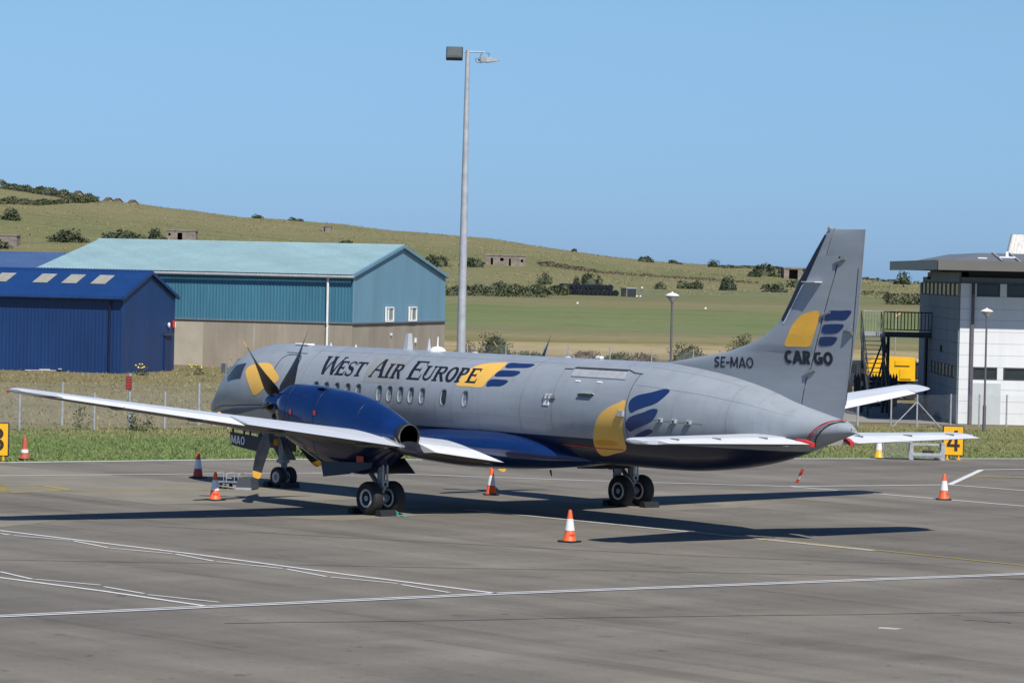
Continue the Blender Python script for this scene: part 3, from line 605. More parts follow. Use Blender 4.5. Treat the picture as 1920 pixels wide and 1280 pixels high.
def sans(ch, w, h, t):
    G = []
    if ch in 'OCG':
        a0, a1 = {'O': (0, 2*pi), 'C': (.27*pi, 1.73*pi), 'G': (.27*pi, 1.86*pi)}[ch]; G += ring(w/2, h/2, w/2, h/2, w/2-t, h/2-t*.85, a0, a1, 24)
        if ch == 'G': G += [rect(w*.52, h*.36, w, h*.36+t*.8), rect(w-t*.95, h*.06, w, h*.40)]
    elif ch == 'A': G += [dia(t*.55, 0, w/2, h, t*1.1), dia(w-t*.55, 0, w/2, h, t*1.1), rect(w*.25, h*.2, w*.75, h*.2+t*.75)]
    elif ch == 'R':
        r = h*.29; cx = w-r*1.02; G += [rect(0, 0, t, h), rect(t, h-t*.85, cx, h), rect(t, h-2*r, cx, h-2*r+t*.8), dia(w-t*.6, 0, w*.52, h-2*r+.005, t*1.1)]; G += ring(cx, h-r, w-cx, r, w-cx-t, r-t*.8, -pi/2, pi/2, 12)
    elif ch == 'E': G += [rect(0, 0, t, h), rect(t, 0, w, t*.85), rect(t, h-t*.85, w, h), rect(t, h/2-t*.42, w*.88, h/2+t*.42)]
    elif ch == 'M': G += [rect(0, 0, t, h), rect(w-t, 0, w, h), dia(w/2, h*.12, t*.6, h, t*1.1), dia(w/2, h*.12, w-t*.6, h, t*1.1)]
    elif ch == '-': G.append(rect(0, h*.38, w, h*.38+t))
    elif ch == 'S':
        P_ = []
        for i in range(29):
            a = i/28
            if a < .5: q = .12*pi+a*2*1.38*pi; P_.append((w/2+(w/2-t/2)*math.cos(q), h*.735+(h*.265-t/2)*math.sin(q)))
            else: q = .5*pi-(a-.5)*2*1.38*pi; P_.append((w/2+(w/2-t/2)*math.cos(q), h*.27+(h*.27-t/2)*math.sin(q)))
        for (xa, ya), (xb, yb) in zip(P_, P_[1:]):
            l = math.hypot(xb-xa, yb-ya) or 1; nx, ny = -(yb-ya)/l*t/2, (xb-xa)/l*t/2; dx, dy = (xb-xa)*.3, (yb-ya)*.3
            G.append([(xa+nx-dx, ya+ny-dy), (xa-nx-dx, ya-ny-dy), (xb-nx+dx, yb-ny+dy), (xb+nx+dx, yb+ny+dy)])
    return G
# ---- wing-root fairing
def loft_secs(name, S, m, parent, y0=0., n=32, p=2.0, mi=None, smooth=True, nx=40):
    S = sorted(S); X = [s[0] for s in S]; bm = bmesh.new(); R = []
    for i in range(nx+1):
        x = X[0]+(X[-1]-X[0])*i/nx; zt, zb, hw = herm(X, S, x, (1, 2, 3)); zc = (zt+zb)/2; r = (zt-zb)/2
        R.append([Vector((x, y0+hw*math.copysign(abs(math.cos(a))**(2/p), math.cos(a)), zc+r*math.copysign(abs(math.sin(a))**(2/p), math.sin(a)))) for a in [2*pi*k/n for k in range(n)]])
    loft(bm, R); return bmo(name, bm, m, parent, smooth)
loft_secs('wing_fairing', [(-3.9, 1.60, 1.44, .3), (-3.4, 1.80, 1.38, .85), (-2.9, 1.97, 1.32, 1.25), (-2.3, 2.12, 1.26, 1.53), (-1.6, 2.22, 1.2, 1.72), (-.5, 2.28, 1.12, 1.85), (1, 2.26, 1.08, 1.85), (2.4, 2.2, 1.12, 1.7), (3.5, 2.0, 1.2, 1.3), (4.4, 1.7, 1.35, .5)], M['blue'], AIR)

# ---- wings
def naca(c, t, camb=.02):
    yt = 5*t*(.2969*math.sqrt(max(c, 0))-.126*c-.3516*c*c+.2843*c**3-.1036*c**4)
    pc = .35; yc = camb/pc**2*(2*pc*c-c*c) if c < pc else camb/(1-pc)**2*((1-2*pc)+2*pc*c-c*c)
    return yc, yt
def wst(y):
    k = y/15.31; le = 1.95+(.53-1.95)*k; te = -1.72+(-.76+1.72)*k
    return le, te, 1.19+.131*y, math.radians(2.6-1.6*k), .17-.06*k
def wpt(y, c, up, sgn, defl=0., c0=1., scale=1.):
    le, te, zt, inc, th = wst(y); ch = le-te; yc, yt = naca(c, th); 
    z = zt+(1-c)*ch*math.sin(inc)+(yc+(yt if up else -yt))*ch
    if c > c0: z -= (c-c0)*ch*math.tan(defl)
    return Vector((le-ch*c, sgn*y, z))
def wing_part(name, ys, c0, c1, sgn, m, parent, defl=0., n=16):
    bm = bmesh.new(); R = []
    cs = [c0+(c1-c0)*(.5-.5*math.cos(pi*i/n)) if c0 == 0 else c0+(c1-c0)*i/n for i in range(n+1)]
    for y in ys:
        r = [wpt(y, c, True, sgn, defl, c0) for c in cs[::-1]]+[wpt(y, c, False, sgn, defl, c0) for c in (cs[1:] if c0 == 0 else cs)]
        if c1 >= 1: r = r[:-1] if False else r
        R.append(r)
    RR = loft(bm, R)
    bmesh.ops.recalc_face_normals(bm, faces=bm.faces)
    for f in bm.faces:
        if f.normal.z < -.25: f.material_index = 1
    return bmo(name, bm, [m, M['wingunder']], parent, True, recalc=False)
def lin(a, b, n): return [a+(b-a)*i/n for i in range(n+1)]
for sgn, nm in ((1, 'port'), (-1, 'starboard')):
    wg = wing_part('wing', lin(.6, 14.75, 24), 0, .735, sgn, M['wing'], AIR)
    wing_part('inner_flap', lin(1.55, 3.72, 4), .745, 1, sgn, M['wing2'], wg, math.radians(1), 6)
    wing_part('outer_flap', lin(4.75, 9.35, 8), .745, 1, sgn, M['wing'], wg, math.radians(0), 6)
    wing_part('aileron', lin(9.42, 14.45, 8), .75, 1, sgn, M['wing2'], wg, math.radians(4), 6)
    wing_part('wing_tip', [14.47, 14.75], .735, 1, sgn, M['wing'], wg, 0, 4)
    # rounded wing-tip cap
    bm = bmesh.new(); R = []
    for y, s, sh in ((14.752, 1, 0), (15.0, .95, .03), (15.18, .84, .08), (15.28, .62, .16), (15.31, .3, .3)):
        cs = [.5-.5*math.cos(pi*i/16) for i in range(17)]
        r = [wpt(y, c, True, sgn) for c in cs[::-1]]+[wpt(y, c, False, sgn) for c in cs[1:-1]]
        mid = wpt(y, .5, True, sgn)*.5+wpt(y, .5, False, sgn)*.5
        R.append([Vector((mid.x+(p.x-mid.x)*(s+.05 if p.x > mid.x else s), p.y, mid.z+(p.z-mid.z)*s)) for p in r])
    loft(bm, R); bmo('wing_tip_cap', bm, M['wing'], wg, True)
    lt = wpt(15.2, .05, True, sgn); boxo('navigation_light', lt+Vector((-.02, 0, -.06)), (.09, .07, .06), M['cone_red'] if sgn > 0 else mat('nav_green', (.02, .3, .1), .3), wg, bev=.02)
    for y in (5.6, 8.2, 10.6, 12.8):
        p = wpt(y, .80, False, sgn); bm = bmesh.new()
        lathe(bm, [(.01, .35), (.05, .2), (.06, 0), (.045, -.25), (.01, -.42)], 'x', 8, p+Vector((0, 0, -.03))); bmo('hinge_fairing', bm, M['wingunder'], wg, True)
    for y in (9.38, 4.7) :
        a = wpt(y, .70, True, sgn); b = wpt(y, .995, True, sgn); boxo('flap_end_plate', (a+b)/2+Vector((0, 0, .012)), ((a-b).length, .05, .03), M['gearwhite'], wg, Matrix.Rotation(-math.atan2(a.z-b.z, a.x-b.x), 3, 'Y'))

# ---- engines, propellers, main gear
def wheel(name, c, r, wd, parent, side):
    bm = bmesh.new(); h = wd/2
    lathe(bm, [(r*.56, -h*.80), (r*.66, -h*.97), (r*.84, -h), (r*.95, -h*.80), (r*.995, -h*.45), (r, 0), (r*.995, h*.45), (r*.95, h*.80), (r*.84, h), (r*.66, h*.97), (r*.56, h*.80)], 'y', 32, c)
    ty = bmo(name, bm, M['tyre'], parent, True)
    bm = bmesh.new(); lathe(bm, [(.02, -h*.82), (r*.15, -h*.86), (r*.19, -h*.62), (r*.38, -h*.60), (r*.46, -h*.98), (r*.53, -h*1.0), (r*.57, -h*.8), (r*.57, h*.8), (r*.53, h*1.0), (r*.46, h*.98), (r*.38, h*.6), (r*.19, h*.62), (r*.15, h*.86), (.02, h*.82)], 'y', 28, c)
    for k in range(8):
        a = 2*pi*k/8
        for s in (-1, 1): box(bm, (c[0]+r*.33*math.cos(a), c[1]+s*h*.62, c[2]+r*.33*math.sin(a)), (.05, .05, .05))
    return ty, bmo('wheel_hub', bm, M['hubsilver'], parent, True)
def propeller(y, phi):
    hub = Vector((4.53, y, 2.63))
    bm = bmesh.new(); lathe(bm, [(.33, -.26), (.345, 0), (.32, .22), (.26, .42), (.17, .57), (.07, .66), (.008, .68)], 'x', 24, hub)
    pr_ = bmo('propeller', bm, M['blue'], AIR, True); pr_['label'] = 'six bladed propeller with blue spinner'
    for k in range(6):
        a = phi+k*pi/3; rad = Vector((0, math.sin(a), math.cos(a))); tg = Vector((0, math.cos(a), -math.sin(a))); ax = Vector((1, 0, 0))
        bm = bmesh.new(); R = []
        SEC = [(.28, .26, .16, 64), (.38, .40, .10, 68), (.52, .48, .075, 75), (.75, .47, .055, 86), (1.05, .43, .042, 99), (1.4, .37, .03, 111), (1.75, .30, .022, 120), (1.92, .265, .018, 124), (1.93, .263, .018, 124), (2.03, .225, .014, 126), (2.08, .18, .010, 127), (2.095, .12, .008, 127)]
        for r, c, th, pitch in SEC:
            q = math.radians(pitch); cdir = ax*math.sin(q)+tg*math.cos(q); ndir = rad.cross(cdir).normalized(); sweep = -.10*max(0, (r-1.2)/.9)**2
            R.append([hub+rad*r+cdir*(c*u+sweep)+ndir*(th*v) for u, v in ((.5, 0), (.25, .5), (-.1, .42), (-.5, 0), (-.1, -.42), (.25, -.5))])
        loft(bm, R)
        for f in bm.faces:
            if (f.calc_center_median()-hub).dot(rad) > 1.925: f.material_index = 1
        bmo('blade', bm, [M['blade'], M['bladey']], pr_, True)
        bm = bmesh.new(); tube(bm, hub+rad*.2, hub+rad*.40, .12, .10, 12); bmo('blade_cuff', bm, M['black'], pr_, True)
NAC = [(4.22, 2.98, 2.16, .36), (4.16, 3.03, 2.05, .42), (4.0, 3.10, 1.90, .52), (3.7, 3.21, 1.68, .63), (3.0, 3.21, 1.42, .67), (2.2, 3.15, 1.14, .69), (1.5, 3.10, 1.0, .69), (.9, 3.00, .98, .68), (.2, 2.81, 1.10, .63), (-.4, 2.58, 1.42, .52), (-.86, 2.38, 1.69, .38)]
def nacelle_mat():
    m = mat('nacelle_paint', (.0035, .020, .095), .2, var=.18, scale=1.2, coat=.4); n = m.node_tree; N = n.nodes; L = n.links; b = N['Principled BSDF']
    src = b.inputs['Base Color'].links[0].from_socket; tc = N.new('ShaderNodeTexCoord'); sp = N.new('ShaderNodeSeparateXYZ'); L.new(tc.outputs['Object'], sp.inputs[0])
    lt = N.new('ShaderNodeMapRange'); L.new(sp.outputs[2], lt.inputs[0]); lt.inputs[1].default_value = 2.02; lt.inputs[2].default_value = 2.05; lt.inputs[3].default_value = 1; lt.inputs[4].default_value = 0  # lower half darkened to navy: underside shade put into the blue paint
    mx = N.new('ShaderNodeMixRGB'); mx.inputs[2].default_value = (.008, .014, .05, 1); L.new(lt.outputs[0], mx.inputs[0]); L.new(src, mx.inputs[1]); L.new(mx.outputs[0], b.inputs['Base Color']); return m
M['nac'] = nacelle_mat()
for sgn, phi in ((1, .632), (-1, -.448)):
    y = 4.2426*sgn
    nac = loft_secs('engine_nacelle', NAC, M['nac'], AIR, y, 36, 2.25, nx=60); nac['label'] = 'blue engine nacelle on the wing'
    SN = sorted(NAC); XN = [q_[0] for q_ in SN]
    for xq in (3.45, 2.15, .45):          # cowling joints
        bm = bmesh.new(); RR_ = []
        for dx, o_ in ((-.011, .002), (-.009, .004), (.009, .004), (.011, .002)):
            zt_, zb_, hw_ = herm(XN, SN, xq+dx, (1, 2, 3)); zc_ = (zt_+zb_)/2; r_q = (zt_-zb_)/2+o_; hw_ += o_
            RR_.append([Vector((xq+dx, y+hw_*math.copysign(abs(math.cos(a))**(2/2.25), math.cos(a)), zc_+r_q*math.copysign(abs(math.sin(a))**(2/2.25), math.sin(a)))) for a in [2*pi*k/36 for k in range(36)]])
        loft(bm, RR_, cap=False); bmo('cowl_joint', bm, M['navy'], nac)
    # chin intake
    bm = bmesh.new(); R = []
    for x, rr in ((3.8, .36), (4.2, .34), (4.26, .31), (4.22, .27), (4.0, .25)): R.append([Vector((x, y+rr*1.1*math.cos(2*pi*i/20), 2.06+rr*.66*math.sin(2*pi*i/20))) for i in range(20)])
    loft(bm, R); bmo('air_intake', bm, [M['navy']], nac, True)
    bm = bmesh.new(); lathe(bm, [(.2, -.02), (.2, .0)], 'x', 16, (4.1, y, 2.06)); bmo('intake_mouth', bm, M['dark'], nac)
    # jet pipe
    bm = bmesh.new(); lathe(bm, [(.36, .45), (.335, .2), (.325, 0), (.31, -.02), (.29, 0), (.275, .5), (.01, .52)], 'x', 28, (-1.02, y, 2.035)); bmo('exhaust_pipe', bm, M['dark'], nac, True)
    bm = bmesh.new(); lathe(bm, [(.312, .01), (.332, .01), (.332, -.025), (.312, -.025), (.312, .01)], 'x', 28, (-1.03, y, 2.035)); bmo('exhaust_rim', bm, M['steel'], nac, True)
    loft_secs('exhaust_shroud', [(-1.5, 1.70, 1.60, .12), (-1.15, 1.80, 1.58, .34), (-.98, 1.98, 1.58, .40), (-.8, 2.2, 1.6, .42), (-.55, 2.3, 1.62, .44)], M['boot'], nac, y, 20, 2.3, nx=16)
    for x, z in ((3.15, 2.5), (2.1, 2.52)): boxo('stencil', (x, y+.685*sgn, z), (.07, .012, .12), M['cone_red'], nac)
    boxo('vent_slot', (2.35, y+.25*sgn, 3.15), (.3, .12, .02), M['dark'], nac, Matrix.Rotation(.06, 3, 'Y')); boxo('vent_slot', (.6, y+.3*sgn, 2.82), (.3, .1, .02), M['dark'], nac, Matrix.Rotation(-.25, 3, 'Y'))
    boxo('placard', (.2, y+.61*sgn, 1.42), (.26, .03, .16), M['cone_red'], nac)
    propeller(y, phi)
    # main undercarriage
    gy = 4.2916*sgn
    bm = bmesh.new(); tube(bm, (.02, gy, .43), (.02, gy, .95), .075, .075, 14); tube(bm, (.02, gy, .85), (.0, gy, 1.75), .105, .12, 14)
    lg = bmo('main_gear', bm, M['gear'], AIR, True)
    bm = bmesh.new(); tube(bm, (.02, gy-.48, .43), (.02, gy+.48, .43), .065, .065, 12); tube(bm, (.02, gy-.16, .43), (.02, gy+.16, .43), .13, .13, 12); bmo('axle', bm, M['gear'], lg, True)
    for s in (-1, 1): wheel('tyre', (.02, gy+s*.355, .432), .432, .30, lg, s)
    bm = bmesh.new(); tube(bm, (.05, gy, .68), (.98, gy, 1.5), .06, .07, 10); bmo('drag_strut', bm, M['gear'], lg, True)
    bm = bmesh.new()
    for s in (-1, 1): tube(bm, (-.13, gy+s*.07, 1.5), (-.15, gy+s*.07, .72), .028, .028, 8)
    tube(bm, (-.15, gy-.09, .86), (-.15, gy+.09, .86), .04, .04, 8); tube(bm, (-.15, gy, .74), (-.02, gy, .55), .045, .035, 8); bmo('torque_link', bm, M['gearwhite'], lg, True)
    # gear doors
    def door(name, pts, yy, lean):
        bm = bmesh.new(); loft(bm, [[Vector((x, yy+t+lean*(1.4-z), z)) for x, z in pts] for t in (0, .035)]); bmo(name, bm, M['navy'], nac)
    door('gear_door', [(1.62, .90), (1.80, 1.28), (-.35, 1.36), (-.30, 1.22), (.6, 1.02)], gy+sgn*.56, .12*sgn)
    door('gear_door', [(1.5, .96), (1.75, 1.28), (-.2, 1.45), (-.62, 1.08), (.6, 1.0)], gy-sgn*.58, -.12*sgn)
# pale door strip in front of the starboard leg
boxo('door_strip', (.32, -4.05, 1.08), (.05, .26, .62), M['gearwhite'], AIR, Matrix.Rotation(-.08, 3, 'Y'))
# ---- nose gear
ng = bmesh.new(); tube(ng, (10.12, 0, .30), (10.14, 0, .72), .06, .06, 12); tube(ng, (10.14, 0, .66), (10.22, 0, 1.7), .105, .13, 12); tube(ng, (10.14, 0, .70), (10.14, 0, .80), .19, .19, 14)
ng = bmo('nose_gear', ng, M['gear'], AIR, True)
for s in (-1, 1): wheel('tyre', (10.1, s*.19, .295), .295, .20, ng, s)
bm = bmesh.new(); tube(bm, (10.1, -.28, .295), (10.1, .28, .295), .045); tube(bm, (10.2, 0, .75), (10.9, 0, 1.5), .05); tube(bm, (10.05, 0, .45), (9.98, 0, .72), .04); bmo('axle', bm, M['gear'], ng, True)
bm = bmesh.new(); tube(bm, (10.34, .1, 1.28), (10.24, .1, 1.28), .12, .10, 14); bmo('taxi_light', bm, M['amber'], ng, True)
def npanel(name, pts, y, m, t=.03, lean=.0):
    bm = bmesh.new(); loft(bm, [[Vector((x, y+tt+lean*(1.5-z), z)) for x, z in pts] for tt in (0, t)]); return bmo(name, bm, m, ng)
npanel('nose_gear_door', [(12.08, 1.50), (12.02, 1.13), (11.4, 1.06), (10.6, .99), (10.2, 1.0), (10.2, 1.36), (11.0, 1.44)], .47, M['navy'])
npanel('nose_gear_door', [(12.05, 1.50), (12.0, 1.13), (11.4, 1.06), (10.6, .99), (10.2, 1.0), (10.2, 1.36), (11.0, 1.44)], -.5, M['navy'])
npanel('nose_gear_door', [(9.95, 1.5), (9.35, .82), (9.75, .80), (10.15, 1.5)], .12, M['navy'])
for x in (11.95, 11.4, 11.1, 10.6): boxo('door_hinge', (x, .48, 1.52), (.06, .03, .16), M['black'], ng)
for ch, x0, w_ in (('M', 12.0, .22), ('A', 11.755, .20), ('O', 11.53, .19)):
    decal('door_letter', [[(x0-px, 1.17+py-(12.0-x0+px)*.04) for px, py in g][::-1] for g in sans(ch, w_, .24, .042)], M['white'], ng, lambda x, z, k: Vector((x, .504+k, z)), (.5, .5), .00012)

# ---- fin and rudder
FL = [(2.85, -9.3), (3.6, -7.2), (4.0, -6.1), (4.09, -5.95), (4.25, -6.95), (4.43, -8.14), (4.62, -8.85), (4.84, -9.45), (5.05, -9.80), (5.27, -10.08), (5.75, -10.40), (6.25, -10.69), (7.3, -11.47), (7.44, -11.60), (7.50, -11.72)]
FT = [(2.85, -12.24), (2.98, -12.26), (5.33, -12.68), (7.45, -12.85), (7.5, -12.85)]
FH = [(2.85, -10.86), (3.43, -10.93), (3.91, -11.02), (4.15, -11.18), (5.05, -11.5), (5.55, -11.64), (6.56, -11.99), (6.839, -12.08), (6.84, -11.65), (7.44, -11.84), (7.5, -11.86)]
zi = lambda A, z: interp(z, [a[0] for a in A], [a[1] for a in A])
def finhalf(x, z):
    le, te = zi(FL, z), zi(FT, z); ce = min(le-te, 2.9); k = (le-x)/(le-te); k = min(max(k, 0), 1)
    th = .105 if z > 4.6 else .085
    return max(.006, naca(k, th, 0)[1]*ce)
def fin_part(name, zs, x0f, x1f, m, n=14, tip=True):
    bm = bmesh.new(); R = []
    for z in zs:
        a, b = x0f(z), x1f(z); xs_ = [a+(b-a)*(.5-.5*math.cos(pi*i/n)) if name == 'fin' else a+(b-a)*i/n for i in range(n+1)]
        s = 1 if z < 7.4 else max(.25, 1-(z-7.4)/.13)
        R.append([Vector((x, finhalf(x, z)*s, z)) for x in xs_]+[Vector((x, -finhalf(x, z)*s, z)) for x in xs_[::-1]])
    loft(bm, R); return bmo(name, bm, m, AIR, True)
zs = sorted(set([2.9, 3.2, 3.6, 4.0, 4.09, 4.17, 4.25, 4.34, 4.43, 4.52, 4.62, 4.73, 4.84, 4.95, 5.05, 5.16, 5.27, 5.5, 5.75, 6.0, 6.25, 6.5, 6.8, 6.835]))
fin = fin_part('fin', zs+[6.845, 7.1, 7.3, 7.44, 7.5], lambda z: zi(FL, z), lambda z: zi(FH, z)+.03, M['skin'])
rud = fin_part('rudder', [2.97, 3.3, 3.7, 4.2, 4.8, 5.4, 6.0, 6.5, 6.82, 6.85, 7.1, 7.3, 7.44, 7.47], lambda z: zi(FH, z)-.03 if z < 6.84 else zi(FH, z)-.012, lambda z: zi(FT, z), M['skin'])
def on_fin(off): return lambda x, z, k=0: Vector((x, finhalf(x, z)+off+k, z))
def fdec(name, pts, m, parent, n=1, off=.006, step=(.15, .15)): return decal(name, [chaikin(pts, n) if n else pts], m, parent, on_fin(off), step)
fdec('yellow_leaf', [(-11.50, 5.54), (-11.49, 5.36), (-11.38, 5.05), (-11.27, 4.76), (-11.17, 4.64), (-10.8, 4.65), (-10.4, 4.63), (-10.36, 4.71), (-10.5, 4.95), (-10.58, 5.14), (-10.85, 5.4), (-11.2, 5.5)], mat('fin_yellow', (.78, .42, .05), .4, var=.05), fin)
for q in ([(-11.66, 5.36), (-11.75, 5.51), (-11.83, 5.54), (-12.18, 5.54), (-12.42, 5.56), (-12.5, 5.53), (-12.38, 5.38), (-12.27, 5.31), (-11.92, 5.32), (-11.66, 5.28)],
          [(-11.56, 4.98), (-11.60, 5.19), (-11.76, 5.21), (-12.19, 5.23), (-12.28, 5.19), (-12.12, 5.04), (-11.97, 4.99)],
          [(-11.46, 4.68), (-11.50, 4.87), (-11.58, 4.91), (-12.01, 4.92), (-12.08, 4.88), (-11.94, 4.73), (-11.82, 4.7)]): fdec('navy_feather', q, M['decal_navy'], rud)
fdec('deicing_boot', [(-11.50, 7.34), (-11.61, 7.32), (-10.99, 6.2), (-10.86, 6.12), (-10.27, 5.23), (-10.09, 5.30), (-10.40, 5.77), (-10.70, 6.27), (-11.2, 6.95)], M['boot'], fin, 0, .006, (.015, .06))
fdec('boot_edge', [(-10.99, 6.2), (-10.86, 6.12), (-10.27, 5.23), (-10.24, 5.20), (-10.30, 5.18), (-10.90, 6.1), (-11.02, 6.2)], M['wing'], fin, 0, .010, (.02, .06))
def fin_text(name, items, z0, h, t, slope=0.):
    for ch, x0, w_, par in items:
        decal(name, [[(x0-px, z0+py+(items[0][1]-x0+px)*slope) for px, py in g][::-1] for g in sans(ch, w_, h, t)], M['decal_black'], par, on_fin(.008), (.2, .2), .00012)
fin_text('cargo_letter', [('C', -10.33, .30, fin), ('A', -10.585, .355, fin), ('R', -10.935, .25, fin), ('G', -11.29, .30, rud), ('O', -11.60, .31, rud)], 4.23, .325, .098)
fin_text('registration_letter', [('S', -7.88, .19, fin), ('E', -8.11, .165, fin), ('-', -8.31, .12, fin), ('M', -8.46, .265, fin), ('A', -8.755, .245, fin), ('O', -9.02, .245, fin)], 4.06, .262, .044, .012)
# small fences and hinge fairings on the fin
bm = bmesh.new(); loft(bm, [[Vector((x, finhalf(-11.2, 6.2)-.03+yy, z)) for x, yy in ((-10.96, 0), (-11.0, .19), (-11.5, .23), (-11.55, 0))] for z in (6.195, 6.215)]); bmo('fin_fence', bm, M['wing2'], fin)
for x, z in ((-12.05, 6.70), (-11.62, 5.42), (-11.12, 4.02)):
    bm = bmesh.new(); loft(bm, [[Vector((x+dx, finhalf(x, z)*.6+dy*s, z+dz*s-dx*.35)) for dy, dz in ((0, -.08), (.10, 0), (0, .08), (-.05, 0))] for dx, s in ((.24, .3), (0, 1), (-.22, .7))]); bmo('hinge_fairing', bm, M['gear'], fin)
bm = bmesh.new(); loft(bm, [[Vector((-12.43+dx, finhalf(-12.43, 5.07)+dy*s, 5.07+dz*s)) for dy, dz in ((-.02, -.14), (.12, 0), (-.02, .14), (-.03, 0))] for dx, s in ((.2, .2), (-.05, 1), (-.1, .9))]); bmo('tab_actuator', bm, M['gear'], rud)
fdec('tab_seam', [(-12.65, 6.55), (-12.57, 5.57), (-12.46, 4.22), (-12.34, 3.3), (-12.36, 3.3), (-12.48, 4.22), (-12.59, 5.57), (-12.67, 6.55)], M['seam'], rud, 0)
boxo('fin_cap', (-11.68, 0, 7.47), (.16, .10, .14), M['skin'], fin, Matrix.Rotation(-.5, 3, 'Y'), .03)

# ---- tailplane and elevators
def hst(y):
    k = y/5.5; return -9.35+(-10.55+9.35)*k, -12.02+(-11.86+12.02)*k, 2.36+.016*y
def hpt(y, c, up, sgn):
    le, te, z = hst(y); ch = le-te; yc, yt = naca(c, .115, 0); return Vector((le-ch*c, sgn*y, z+(yt if up else -yt)*ch+(1-c)*ch*.012))
def ht_part(name, ys, c0, c1, sgn, m, parent, n=12):
    bm = bmesh.new(); R = []
    cs = [c0+(c1-c0)*(.5-.5*math.cos(pi*i/n)) if c0 == 0 else c0+(c1-c0)*i/n for i in range(n+1)]
    for y in ys: R.append([hpt(y, c, True, sgn) for c in cs[::-1]]+[hpt(y, c, False, sgn) for c in (cs[1:] if c0 == 0 else cs)])
    loft(bm, R); bmesh.ops.recalc_face_normals(bm, faces=bm.faces)
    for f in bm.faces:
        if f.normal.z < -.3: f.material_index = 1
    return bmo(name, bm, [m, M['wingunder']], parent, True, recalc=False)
for sgn in (1, -1):
    hp = ht_part('tailplane', lin(.3, 5.2, 8), 0, .60, sgn, M['wing'], AIR)
    ht_part('elevator', lin(.82, 4.85, 6), .61, 1, sgn, M['wing2'], hp, 6)
    bm = bmesh.new(); R = []
    for y, s in ((5.202, 1), (5.35, .96), (5.45, .8), (5.5, .45)):
        cs = [.5-.5*math.cos(pi*i/12) for i in range(13)]; c1 = .72
        r = [hpt(y, c*c1, True, sgn) for c in cs[::-1]]+[hpt(y, c*c1, False, sgn) for c in cs[1:-1]]; mid = (hpt(y, .4, True, sgn)+hpt(y, .4, False, sgn))/2
        R.append([mid+(p-mid)*s if True else p for p in r]); R[-1] = [Vector((p.x, sgn*y, p.z)) for p in R[-1]]
    loft(bm, R); bmo('tailplane_tip', bm, M['wing'], hp, True)
    ht_part('elevator_horn', [4.87, 5.2], .61, 1, sgn, M['wing2'], hp, 4)
    for y in (1.6, 3.2, 4.6):
        p = hpt(y, .64, True, sgn); boxo('hinge_fairing', p+Vector((-.06, 0, .0)), (.28, .03, .05), M['gear'], hp)
    # red control lock across the elevator root
    a = hpt(.80, .78, True, sgn); b = hpt(.66, .96, True, sgn)
    bm = bmesh.new(); loft(bm, [[p+Vector((0, sgn*t, zz)) for t, zz in ((-.07, -.05), (.07, -.05), (.07, .04), (-.07, .04))] for p in (a+Vector((-.1, 0, .0)), (a+b)/2+Vector((-.04, 0, .02)), b+Vector((-.03, 0, -.03)))]); bmo('control_lock', bm, M['red'], hp)
bm = bmesh.new()
for da in (0, .10):
    pts = [fpt(-11.45-.11*i, -.75+.26*i+da*.3, .012+da*.05)+Vector((-da, 0, 0)) for i in range(9)]
    poly_tube(bm, pts, .011, 5)
bmo('red_strap', bm, M['red'], fus)
bm = bmesh.new(); pts = [fpt(-11.55-.095*i, -1.2+.27*i, .012) for i in range(10)]; poly_tube(bm, pts, .018, 6); bmo('black_strap', bm, M['seam'], fus)
bm = bmesh.new(); tube(bm, (-12.6, 0, 2.70), (-12.85, .02, 2.62), .04, .015, 8); box(bm, (-12.62, .05, 2.72), (.08, .08, .1)); bmo('tail_light', bm, M['gearwhite'], fus, True)
bm = bmesh.new(); tube(bm, (-11.8, .12, 2.33), (-11.25, .3, 1.74), .008, .008, 5); bmo('lock_cord', bm, M['gearwhite'], fus)
bm = bmesh.new(); loft(bm, [[Vector((-11.25+.05*i+dx, .3+dy, 1.74-.085*i)) for dx, dy in ((-.05, 0), (0, .02+.02*math.sin(i*1.7)), (.05, 0), (0, -.02))] for i in range(5)])
for f in bm.faces: f.material_index = 1 if 1.48 < f.calc_center_median().z < 1.57 else 0
bmo('warning_flag', bm, [M['cone_red'], M['white']], fus)
bm = bmesh.new(); tube(bm, (-4.3, .2, 1.45), (-4.32, .2, 1.25), .03, .02, 6); tube(bm, (-2.2, .5, 1.2), (-2.25, .5, 1.05), .03, .015, 6); bmo('drain_mast', bm, M['black'], fus)

